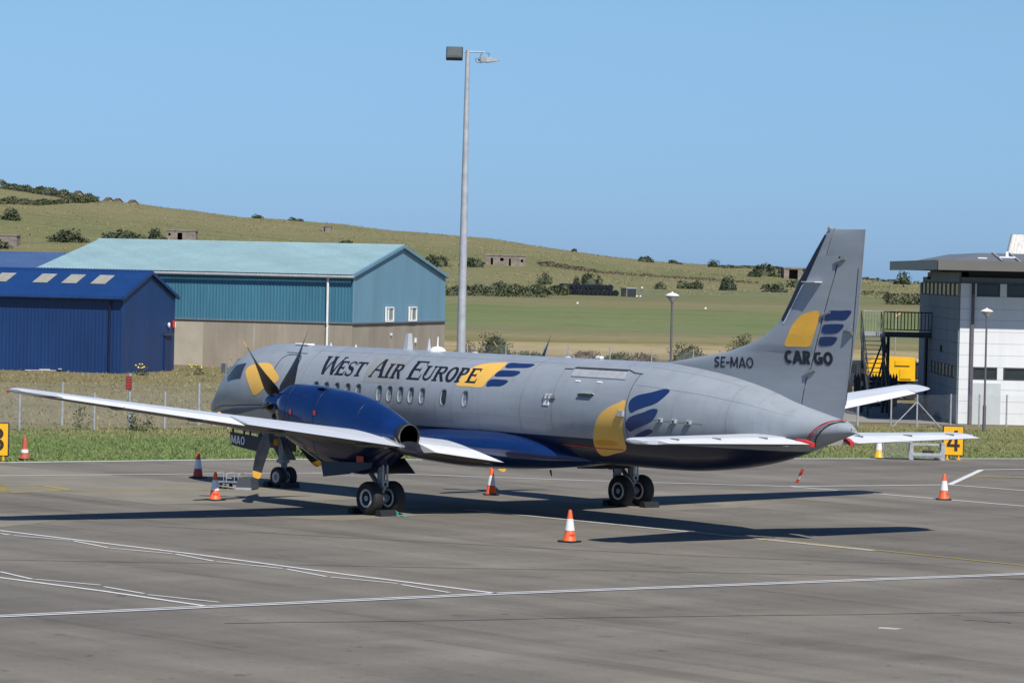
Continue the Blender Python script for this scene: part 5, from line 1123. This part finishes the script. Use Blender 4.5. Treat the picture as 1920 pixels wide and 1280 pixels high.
# ---- outside stair with landing
SR = empty('fire_stair', P(17.7, 169.6, 0), ANG, 'black steel outside stair with railed landing joined to the white building', 'stair')
boxo('landing', (1.05, .6, 3.72), (2.3, 1.3, .24), M['dkmetal'], SR)
boxo('landing', (-.55, .6, 3.74), (.95, 1.3, .2), M['galv'], SR)
boxo('hand_rail', (1.05, -.05, 4.79), (2.3, .06, .06), M['dkmetal'], SR); boxo('base_rail', (1.05, -.05, 3.96), (2.3, .05, .05), M['dkmetal'], SR)
for i in range(15): boxo('baluster', (-.08+i*.163, -.05, 4.37), (.045, .04, .82), M['dkmetal'], SR)
boxo('hand_rail', (-.58, -.05, 4.83), (.95, .04, .04), M['galv'], SR)
for i in range(7): boxo('baluster', (-1.02+i*.14, -.05, 4.35), (.018, .02, .92), M['galv'], SR)
for x, y in ((-.05, .0), (.22, .6), (1.95, 0), (2.1, 1.1), (-1.05, .05)):
    bm = bmesh.new(); tube(bm, (x, y, 0), (x, y, 3.64), .075, .075, 8); bmo('post', bm, M['dkmetal'], SR)
for x in (-1.15, -.20):
    bm = bmesh.new(); loft(bm, [[Vector((x-.03, y, z)), Vector((x+.03, y, z)), Vector((x+.03, y, z-.26)), Vector((x-.03, y, z-.26))] for y, z in ((.0, 3.84), (-4.3, .9))]); bmo('stringer', bm, M['dkmetal'], SR)
    bm = bmesh.new(); tube(bm, (x, 0, 4.8), (x, -4.3, 1.85), .025); tube(bm, (x, 0, 4.35), (x, -4.3, 1.4), .018)
    for k in range(4): tube(bm, (x, -k*1.4, 4.8-k*.96), (x, -k*1.4, 3.8-k*.96), .022)
    bmo('hand_rail', bm, M['dkmetal'], SR)
for k in range(14): boxo('tread', (-.67, -.15-k*.30, 3.62-k*.205), (.92, .26, .04), M['dkmetal'], SR)
boxo('lower_landing', (-.7, -4.9, .85), (1.1, 1.2, .22), M['dkmetal'], SR)
for x in (-1.2, -.2): boxo('post', (x, -4.5, .37), (.1, .1, .75), M['dkmetal'], SR)
bm = bmesh.new(); tube(bm, (-.02, .0, 3.6), (-.9, -.05, 1.1), .045); tube(bm, (.2, .3, 3.5), (-.6, .2, .2), .045); bmo('diagonal_brace', bm, M['dkmetal'], SR)
# dark palisade gate
PG = empty('palisade_gate', P(18.3, 176, 0), ANG, 'dark palisade gate between stair and white building', 'gate')
for i in range(15):
    bm = bmesh.new(); loft(bm, [[Vector((-1.35+i*.145+u*s, v, z)) for u, v in ((-.06, 0), (.06, 0), (.06, .03), (-.06, .03))] for z, s in ((.05, 1), (1.55, 1), (1.72, .1))]); bmo('pale', bm, M['dkmetal'], PG)
for z in (.4, 1.3): boxo('rail', (-.35, .05, z), (2.2, .05, .07), M['dkmetal'], PG)
boxo('back_sheet', (-.35, .1, .8), (2.1, .02, 1.4), M['dkmetal'], PG)
# yellow truck
YT = empty('yellow_truck', P(20.1, 190, 0), ANG, 'yellow works truck parked behind the steel stair', 'truck')
bm = bmesh.new(); loft(bm, [[Vector((x, y, z)) for x, z in ((-1.45, 1.0), (1.25, 1.0), (1.25, 2.22), (-.85, 2.25), (-1.45, 1.75))] for y in (-1.1, 1.1)]); bmo('body', bm, M['yellow_truck'], YT)
bm = bmesh.new(); loft(bm, [[Vector((x, y, z)) for x, z in ((-3.2, .7), (-1.5, .7), (-1.5, 2.0), (-2.9, 1.95), (-3.2, 1.4))] for y in (-1.05, 1.05)]); cb_ = bmo('cab', bm, M['dkmetal'], YT); boxo('cab_window', (-2.3, -1.06, 1.62), (.9, .02, .45), M['glass'], cb_)
boxo('locker', (.55, -1.13, 1.95), (.75, .06, .28), M['yellow_truck'], YT); boxo('locker', (.75, -1.13, 1.36), (.6, .05, .5), M['yellow_truck'], YT); boxo('locker_edge', (.55, -1.12, 1.80), (.8, .05, .03), M['frame'], YT)
boxo('chassis', (-.6, 0, .8), (4.6, 1.4, .3), M['dkmetal'], YT); boxo('spray_unit', (1.45, -.6, 1.6), (.35, .6, 1.0), M['dkmetal'], YT, bev=.08); boxo('lamp_bar', (1.5, -.95, 2.05), (.4, .15, .2), M['hubsilver'], YT, bev=.05)
for x in (-2.5, .2, 1.0):
    for y in (-.95, .95):
        bm = bmesh.new(); lathe(bm, [(.2, -.14), (.42, -.14), (.46, -.08), (.46, .08), (.42, .14), (.2, .14)], 'y', 18, (x, y, .46)); bmo('wheel', bm, M['tyre'], YT, True)
# paved yard beside the building
yd = pyd('service_yard', [P(l, d, .0) for l, d in ((12.5, 158), (19.6, 157.6), (20.5, 200), (10, 205))], [(0, 1, 2, 3)], mat('yard_concrete', (.24, .225, .20), .9, var=.12, scale=.4)); prop(yd, 'grey concrete yard beside the white building', 'pavement', kind='structure')

# ---- ruined blockhouses on the hill
def ruin(l, d, w_, dp, h, ops, label, rz=0., lowx=None):
    r = empty('ruined_hut', PT(l, d, -.1), ANG+rz, label, 'hut')
    xs_ = sorted(ops); cur = -w_/2; bm = bmesh.new()
    for a, b, z0, z1 in xs_:
        box(bm, ((cur+a)/2, 0, h/2), (a-cur, .3, h)); 
        if z0 > 0: box(bm, ((a+b)/2, .002, z0/2), (b-a, .296, z0))
        box(bm, ((a+b)/2, .002, (z1+h)/2), (b-a, .296, h-z1)); cur = b
    box(bm, ((cur+w_/2)/2, 0, h/2), (w_/2-cur, .3, h))
    bmo('front_wall', bm, M['ruin'], r)
    boxo('side_wall', (-w_/2+.15, dp/2+.153, h/2), (.3, dp, h), M['ruin'], r); boxo('side_wall', (w_/2-.15, dp/2+.153, h/2), (.3, dp, h), M['ruin'], r); boxo('back_wall', (0, dp+.3, h/2), (w_, .28, h-.02), M['ruin'], r)
    boxo('flat_roof', (0, dp/2+.1, h+.12), (w_+.25, dp+.7, .24), M['ruin'], r); boxo('inner_floor', (0, dp/2+.15, .06), (w_-.6, dp-.3, .1), M['dark'], r)
    return r
ruin(-1.4, 612, 6.9, 4, 1.75, [(-2.55, -2.15, .0, 1.35), (-.95, -.35, .85, 1.4), (.55, .9, 0, 1.3), (2.6, 3.0, .7, 1.2)], 'long flat roofed ruined blockhouse beside the mast on the hill')
ruin(-58.2, 624, 5.1, 4, 1.75, [(-2.2, -1.8, .9, 1.35), (-.6, .25, 0, 1.45)], 'ruined blockhouse above the teal roof on the hill')
ruin(-85.2, 595, 4.8, 4, 1.9, [(-.7, -.2, .35, 1.3)], 'squat ruined blockhouse with one small window above the far blue roof')
ruin(-35.9, 682, 1.8, 2, 1.05, [(-.45, -.25, 0, .95)], 'tiny ruined hut high on the bare hillside')
ruin(49.8, 637, 3.3, 3, 1.9, [(-.75, .85, .1, 1.75)], 'ruined hut with wide black doorway among scrub behind the fin', .1)
def mound(l, d, w_, h, label):
    r = empty('roof_gable', PT(l, d, -.2), ANG+.4, label, 'hut')
    bm = bmesh.new(); loft(bm, [[Vector((-w_/2, y, 0)), Vector((w_/2, y, 0)), Vector((w_/2, y, h*.35)), Vector((0, y, h)), Vector((-w_/2, y, h*.35))] for y in (0, 3)]); bmo('wall', bm, M['ruin'], r)
    for s in (-1, 1):
        bm = bmesh.new(); loft(bm, [[Vector((s*w_*.58, y, h*.24)), Vector((0, y, h+.02)), Vector((0, y, h+.14)), Vector((s*w_*.58, y, h*.36))] for y in (-.2, 3.2)]); bmo('roof_slope', bm, M['bracken'], r)
mound(-89.5, 735, 3.4, 2.2, 'largest brown hut roof on the skyline beside the scrub'); mound(-83.2, 735, 2.0, 1.5, 'left brown hut roof of a pair on the skyline'); mound(-81.3, 735, 2.0, 1.5, 'right brown hut roof of a pair on the skyline'); mound(-78.2, 735, 2.3, 1.6, 'single brown hut roof low on the skyline')

# ---- wrapped bales and a store hut in the far field
bi = 0
for row, (lz, cnt) in enumerate(((0, 14), (.78, 12))):
    for i in range(cnt):
        l = 6.6+i*.64+row*.45; d = 522-.25*i; p = PT(l, d, .42+lz)
        bm = bmesh.new(); rr = .44+random.uniform(-.02, .03); lathe(bm, [(.1, -.45), (rr*.85, -.45), (rr, -.38), (rr*1.03, 0), (rr, .38), (rr*.85, .45), (.1, .45)], 'y', 14)
        o = bmo('silage_bale', bm, M['bale'], None, True); o.location = p; o.rotation_euler = (random.uniform(-.05, .05), random.uniform(0, 3), ANG+random.uniform(-.15, .15))
        prop(o, 'black wrapped silage bale in the long stack below the hill', 'bale', 'black bales stacked in the far field')
hu = empty('store_hut', PT(16.7, 516, -.05), ANG+.5, 'small flat store hut beside the stacked black bales', 'hut')
boxo('wall', (-.0, 0, .62), (1.7, 1.6, 1.24), mat('hut_cream', (.26, .235, .18), .7), hu); boxo('shutter', (-.0, -.82, .62), (1.5, .04, 1.1), M['dkmetal'], hu); boxo('flat_roof', (0, 0, 1.3), (1.9, 1.8, .12), M['gearwhite'], hu)
for q, (l, d, h) in enumerate(((8.1, 448, .35), (23.3, 432, .35), (-12.9, 470, .3), (17.6, 508, .3), (18.1, 508, .3), (18.35, 509, 1.5), (48.6, 385, .25), (51.6, 385, .25))):
    r = empty('field_marker', PT(l, d), ANG, 'small white marker post in the mown field', 'marker', 'white markers in the mown field')
    bm = bmesh.new(); tube(bm, (0, 0, 0), (0, 0, max(.1, h-.2)), .05, .05, 6); bmo('stake', bm, M['gear'], r); boxo('marker_head', (0, 0, h), (.24, .12, .24), M['white'], r, bev=.04)
ws_ = empty('wind_marker', P(20.6, 192, 0), ANG, 'slim pole with pale orange arm beyond the stair landing', 'marker')
bm = bmesh.new(); tube(bm, (0, 0, 0), (0, 0, 4.75), .03); bmo('pole', bm, M['galv'], ws_); bm = bmesh.new(); tube(bm, (0, 0, 4.35), (.32, 0, 4.6), .05, .04); bmo('arm', bm, mat('pale_orange', (.75, .42, .2), .6), ws_)

# ================================================================== planting
def foliage(n, rx, ry, rz, leaf, clumps=14, seed=0, flat_base=True, dense=.55):
    rnd = random.Random(seed); V = []; Fc = []
    cs = []
    for i in range(clumps):
        a = rnd.uniform(0, 2*pi); e = math.asin(rnd.uniform(-.15, 1)); s = rnd.uniform(.45, .92)
        cs.append((rx*s*math.cos(a)*math.cos(e), ry*s*math.sin(a)*math.cos(e), rz*s*math.sin(e), rnd.uniform(.34, .55)))
    for i in range(n):
        c = rnd.choice(cs); k = c[3]
        while True:
            u = [rnd.uniform(-1, 1) for _ in range(3)]; q = sum(x*x for x in u)
            if q <= 1: break
        f = (dense+(1-dense)*rnd.random())/max(.35, math.sqrt(q)) if q > 1e-4 else 1
        f = min(f, 1/max(.01, math.sqrt(q)))
        p = Vector((c[0]+u[0]*f*k*rx*1.15, c[1]+u[1]*f*k*ry*1.15, c[2]+u[2]*f*k*rz*1.15))
        if p.z < 0: p.z = abs(p.z)*.4
        d = Vector((rnd.gauss(0, 1), rnd.gauss(0, 1), rnd.gauss(0, 1))).normalized(); t = d.orthogonal().normalized(); b = d.cross(t); s = leaf*rnd.uniform(.6, 1.3)
        i0 = len(V); V += [p+t*s, p+b*s*.6, p-t*s, p-b*s*.6]; Fc.append((i0, i0+1, i0+2, i0+3))
    return V, Fc
def bush(l, d, w_, h, label, m='leaf', n=420, leaf=None, group=None, seed=None, dp=None, name='bush', z=None):
    sd = seed if seed is not None else int(l*31+d*7); lf = leaf or max(.10, min(.32, w_*.055)); dp = dp or w_*.45
    w_ *= 1.12; h *= 1.2; V, Fc = foliage(n, w_/2*.86, dp*.86, h*.86, lf, max(10, int(w_*2.2)), sd)
    r = empty(name, PT(l, d, -.08) if z is None else P(l, d, z), ANG, label, 'bush', group)
    pyd('foliage', V, Fc, M[m], r)
    # twiggy core so that the base reads solid
    bm = bmesh.new(); bmesh.ops.create_icosphere(bm, subdivisions=2, radius=1)
    rnd = random.Random(sd+5)
    for v in bm.verts: v.co = Vector((v.co.x*w_*.34, v.co.y*dp*.55, max(0, v.co.z)*h*.62))*rnd.uniform(.85, 1.1)
    bmo('branch_core', bm, M['leaf'] if m == 'leaf' else M[m], r)
    return r
B_ = [(4.83, 562, 2.3, 1.65, 'round dark bush left of the bales on the hillside'), (11.9, 560, 3.4, 2.1, 'larger dark bush just behind the stacked bales'), (9.9, 561, 1.3, 1.3, 'small grey green bush touching the larger bush behind the bales'),
 (25.4, 698, 3.5, 1.35, 'dome shaped bush on the skyline right of the bales'), (38.9, 697, 2.6, 1.55, 'tall rounded bush on the skyline with a pale post'), (33.5, 561, 3.6, 1.85, 'broad dark bush left of the fin on the lower slope'),
 (26.6, 563, 2.6, 1.6, 'olive bush beside the lamp head on the lower slope'), (28.9, 563, 3.0, 1.3, 'low olive bush beside the tall olive bush'), (22.8, 555, 1.7, .9, 'little bush behind the white marker on the slope'), (40.6, 558, 4.0, 1.5, 'wide bush with yellow gorse near the fin'),
 (-12.9, 602, 4.4, 1.9, 'ragged bush between teal gable and mast'), (-6.6, 603, 4.2, 1.6, 'ragged bush right of the mast beside the blockhouse'), (-75.9, 607, 6.2, 1.75, 'long dark bush above the left end of teal roof'), (-67.6, 617, 7.2, 1.5, 'low dark bush touching the teal roof ridge'), (-62.2, 621, 3.4, 1.6, 'rounded dark bush beside the blockhouse above the teal roof'),
 (-51.3, 712, 2.2, 1.0, 'small dark skyline bush above teal roof'), (-43.5, 712, 3.0, .8, 'flat skyline bush right of the small skyline bush'), (12.0, 712, 1.0, .6, 'tiny skyline bush left of the dome bush'), (31.5, 705, 3.0, .7, 'flat skyline bush between dome bush and tall bush'),
 (-30.2, 640, 2.7, 1.0, 'lone bush on the bare slope above the teal roof'), (-86.5, 592, 6.5, 1.3, 'low scrub below the squat blockhouse'), (42.5, 632, 2.6, .9, 'dark bush low in the heather band'),
 (44.5, 640, 5.0, 2.0, 'scrub bush left of the wide doorway hut'), (53.6, 640, 3.4, 2.4, 'tall scrub right of the wide doorway hut'), (51.5, 600, 4.5, 2.4, 'large dark scrub below the wide doorway hut'), (47.0, 585, 4.2, 2.0, 'mid green scrub against the fin edge'), (-90, 640, 4, 1.6, 'dark scrub at the far left of the slope')]
for i, (l, d, w_, h, lb) in enumerate(B_): bush(l, d, w_, h, lb, 'leaf2' if i in (2, 6, 7, 20, 23) else 'leaf', 900, seed=i*13+1)
for i, (l, d, w_, h, lb, m) in enumerate([(-1.2, 268, 2.4, 2.0, 'dark round bush above the fuselage by the stub of the far propeller', 'leaf'), (-3.1, 262, 2.2, 1.0, 'low reddish scrub right of the mast foot', 'bracken'), (1.2, 258, 2.2, .8, 'low green scrub right of the round bush', 'leaf2'), (13.0, 262, 3.4, 1.25, 'glossy dark bush behind the lamp post', 'leaf'),
    (17.6, 272, 3.2, 1.6, 'grey green shrub left of the fin fillet', 'leaf2'), (20.6, 276, 3.4, 2.0, 'tall grey green shrub against the fin fillet', 'leaf2'), (9.0, 256, 3.0, .7, 'brown dry scrub behind the far fence', 'bracken'), (5.4, 257, 3.2, .75, 'russet dry scrub beside the braced far fence post', 'bracken'), (7.4, 255, 2.4, .8, 'green scrub between dry scrub along far fence', 'leaf2')]):
    bush(l, d, w_, h, lb, m, 1500, .075, seed=900+i)
# dark windblown tree by the white building
tr = empty('windblown_tree', PT(68.9, 632, -.1), ANG, 'dark windblown tree on the skyline left of the white building', 'tree')
V, Fc = foliage(700, 1.5, 1.2, 1.9, .19, 16, 77); V = [v+Vector((-.25+.18*(1.6-v.z), 0, .75)) for v in V]; pyd('crown', V, Fc, M['leaf'], tr)
bm = bmesh.new(); tube(bm, (.2, 0, 0), (0, 0, 1.1), .12, .07, 7); tube(bm, (0, 0, 1.0), (-.5, .1, 1.7), .06, .03, 6); tube(bm, (0, 0, 1.0), (.3, -.1, 1.6), .06, .03, 6); bmo('trunk', bm, M['bark'], tr)
# hedges
def hedge(pts, w_, h, label, m='leaf', n=1200, leaf=.25, seed=1):
    rnd = random.Random(seed); r = empty('hedge', PT(*pts[0], -.05), ANG, label, 'hedge'); V = []; Fc = []
    for i in range(n):
        k = rnd.randrange(len(pts)-1); t = rnd.random(); l = pts[k][0]+(pts[k+1][0]-pts[k][0])*t; d = pts[k][1]+(pts[k+1][1]-pts[k][1])*t
        hh = h*(.72+.2*math.sin(l*.9+seed)*math.sin(l*.37+2)+.10*math.sin(l*2.3))
        a = rnd.uniform(0, pi); rr = math.sqrt(rnd.uniform(.5, 1)); dl, dd, dz = rnd.uniform(-.3, .3), math.cos(a)*w_/2*rr, math.sin(a)*hh*rr
        p = Vector((l-pts[0][0]+dl, d-pts[0][1]+dd, T(l, d)-T(*pts[0])+dz)); e = Vector((rnd.gauss(0, 1), rnd.gauss(0, 1), rnd.gauss(0, 1))).normalized(); u = e.orthogonal().normalized(); b = e.cross(u); s = leaf*rnd.uniform(.6, 1.3)
        i0 = len(V); V += [p+u*s, p+b*s*.6, p-u*s, p-b*s*.6]; Fc.append((i0, i0+1, i0+2, i0+3))
    pyd('foliage', V, Fc, M[m], r); return r
hedge([(-12, 500), (-4, 502), (3, 512), (8, 518)], 5.0, 2.1, 'thick dark green hedge right of the mast below the slope', 'leaf2', 4200, .22, 3)
hedge([(-12, 494), (-2, 494), (5, 497)], 1.2, .7, 'low olive edge growth before the thick hedge', 'leaf2', 600, .18, 13)
hedge([(4.5, 618), (10, 616), (15, 612), (24, 606), (32, 602), (41, 598)], 6.0, .55, 'brown heather bank running across the slope', 'bracken', 3000, .16, 4)
hedge([(4.2, 620), (9, 618), (14, 614)], 1.4, .8, 'dark end of the heather bank beside the blockhouse', 'leaf', 420, .2, 5)
hedge([(40, 690), (46, 690), (52, 686), (60, 690), (70, 700), (80, 705)], 3.0, .8, 'dark hedge along the skyline left of the fin', 'leaf', 1600, .22, 6)
hedge([(-103, 716), (-98, 716), (-92, 712), (-86, 705), (-82, 702)], 5.0, 1.9, 'dark scrub line along the top left skyline', 'leaf2', 3400, .24, 7)
hedge([(-104, 672), (-97, 672), (-90, 676), (-85, 690), (-83, 697)], 4.0, 1.5, 'dark scrub line crossing the hill below the skyline scrub', 'leaf2', 3000, .24, 8)
hedge([(52, 500), (58, 502), (64, 505), (70, 508)], 4, 1.9, 'green hedge seen between fin and white building', 'leaf2', 2400, .22, 9)
hedge([(52, 560), (60, 562), (70, 566)], 2.0, .8, 'dark field hedge higher behind the stair', 'leaf', 500, .2, 10)
# far wire fence on the slope: slim posts
r = empty('field_fence', PT(17, 518), ANG, 'thin wire field fence at the foot of the slope', 'fence')
for i in range(34):
    l = i*.9; bm = bmesh.new(); zz = T(17+l, 518+.3*l)-T(17, 518); tube(bm, (l, .3*l, zz), (l, .3*l, zz+1.1), .025, .025, 5); bmo('post', bm, M['gear'], r)
bm = bmesh.new()
for z in (.35, .75, 1.15): poly_tube(bm, [(l*.9, .27*l, T(17+l*.9, 518+.27*l)-T(17, 518)+z) for l in range(0, 34, 3)], .012, 4)
bmo('wire', bm, M['gear'], r)
# yellow ragwort by the sheds, thistles by the fence
def flowers(l, d, n, label, h=.55, w_=.9, m='flower'):
    rnd = random.Random(int(l*10)); r = empty('ragwort', P(l, d, -.02), ANG, label, 'plant'); V, Fc = foliage(170, w_/2, .3, h, .05, 9, int(l*100)+3); pyd('foliage', V, Fc, M['leaf2'], r)
    if n:
        V = []; Fc = []
        for i in range(n):
            p = Vector((rnd.uniform(-w_/2, w_/2), rnd.uniform(-.3, .1), h*rnd.uniform(.75, 1.15))); i0 = len(V); s = .055
            V += [p+Vector((-s, 0, 0)), p+Vector((0, -s, -.02)), p+Vector((s, 0, 0)), p+Vector((0, 0, s*1.2)), p+Vector((0, s, .02))]; Fc += [(i0, i0+1, i0+3), (i0+1, i0+2, i0+3), (i0+2, i0+4, i0+3), (i0+4, i0, i0+3)]
        pyd('flower_heads', V, Fc, M['flower'], r)
flowers(-20.9, 202, 9, 'yellow flowering ragwort before the blue shed gable'); flowers(-18.0, 205, 7, 'yellow flowering weeds before the rendered base wall'); flowers(20.5, 128.5, 0, 'leafy green weed at the verge right of sign 4', .4, .5); flowers(24.1, 520, 10, 'gorse clump in the far field', 1.2, 2.2)
flowers(-16.1, 134.2, 0, 'grey green thistle between two fence posts', 1.05, .8); flowers(-13.8, 134.6, 0, 'low thistle right of the red notice post', .6, 1.0); flowers(-14.2, 134.9, 0, 'thistle at the foot of the red notice post', .95, .45); flowers(-16.2, 214, 0, 'tall nettles at the corner of the rendered wall', .9, 1.6)
flowers(-7.0, 119, 0, 'dark dock leaves in the verge under the nose', .25, .9)
# pale debris by the blue shed
db = empty('timber_debris', P(-26.9, 205.0, -.02), ANG+.2, 'pale boards lying along the foot of the blue shed', 'boards')
for k, (x, y, s) in enumerate(((0, 0, 2.0), (.6, .2, 1.6), (1.3, -.1, .9))): boxo('board', (x, y, .06+.05*k), (s, .18, .05), M['pworn'], db, RZ(.1*k))

# grass blades along the verge and dry growth beyond it
def grass(name, n, region, hmin, hmax, wd, m, label, seed, dens=None, lean=.8):
    rnd = random.Random(seed); V = []; Fc = []
    while len(Fc) < n:
        l, d = region(rnd)
        if dens and rnd.random() > dens(l, d): continue
        h = rnd.uniform(hmin, hmax); a = rnd.uniform(0, 2*pi); z = T(l, d); dx, dy = math.cos(a)*wd*rnd.uniform(.5, 1.2), math.sin(a)*wd; lx, ly = rnd.gauss(0, h*lean), rnd.gauss(0, h*lean)
        i0 = len(V); V += [(l-dx, d-dy, z), (l+dx, d+dy, z), (l+lx, d+ly, z+h)]; Fc.append((i0, i0+1, i0+2))
    o = pyd(name, V, Fc, m); o.location = (CAM.x, CAM.y, 0); o.rotation_euler = (0, 0, ANG); return prop(o, label, 'grass', kind='stuff')
def edge_d(l):
    # depth of the apron edge at a given lateral position
    best = None
    for (xa, ya), (xb, yb) in zip(EDGE, EDGE[1:]):
        la = (Vector((xa, ya))-CAM.xy).dot(R2v); lb = (Vector((xb, yb))-CAM.xy).dot(R2v); da = (Vector((xa, ya))-CAM.xy).dot(F2); db_ = (Vector((xb, yb))-CAM.xy).dot(F2)
        if min(la, lb) <= l <= max(la, lb): return da+(db_-da)*((l-la)/(lb-la) if lb != la else 0)
    return 112
M['blade_green'] = mat('grass_green', (.135, .205, .055), .7, col2=(.205, .25, .09), scale=.35, spec=.2)
M['blade_dry'] = mat('grass_dry', (.21, .175, .085), .8, col2=(.33, .275, .145), scale=.25, spec=.2)
def rg_verge(rnd):
    l = rnd.uniform(-20, 27); e = edge_d(l); return l, e+.12+(rnd.random()**1.3)*24
grass('verge_grass', 52000, rg_verge, .03, .11, .02, M['blade_green'], 'short green grass on the verge beyond the apron', 5, lambda l, d: 0 if (12.5 < l < 20 and d > 157.5) else 1)
def rg_dry(rnd): l = rnd.uniform(-40, 19.5); d = rnd.uniform(133, 262); return l*(d/160), d
def dn(l, d):
    if l > 10 and 156 < d < 215: return 0
    if l > 19 and d > 157: return 0
    return 1 if d < 215 else .5
grass('dry_grass', 26000, rg_dry, .05, .17, .03, M['blade_dry'], 'dry straw coloured grass between fence and sheds', 6, dn)
def rg_hill(rnd): d = rnd.uniform(540, 735); l = rnd.uniform(-.152, .135)*d; return l, d
grass('hill_grass', 16000, rg_hill, .06, .22, .12, M['blade_dry'], 'rough tussock grass over the field and hill', 8, lambda l, d: .12 if d < 480 else .35+.65*(math.sin(l*.31+d*.05)*math.sin(l*.11-d*.09) > -.1))
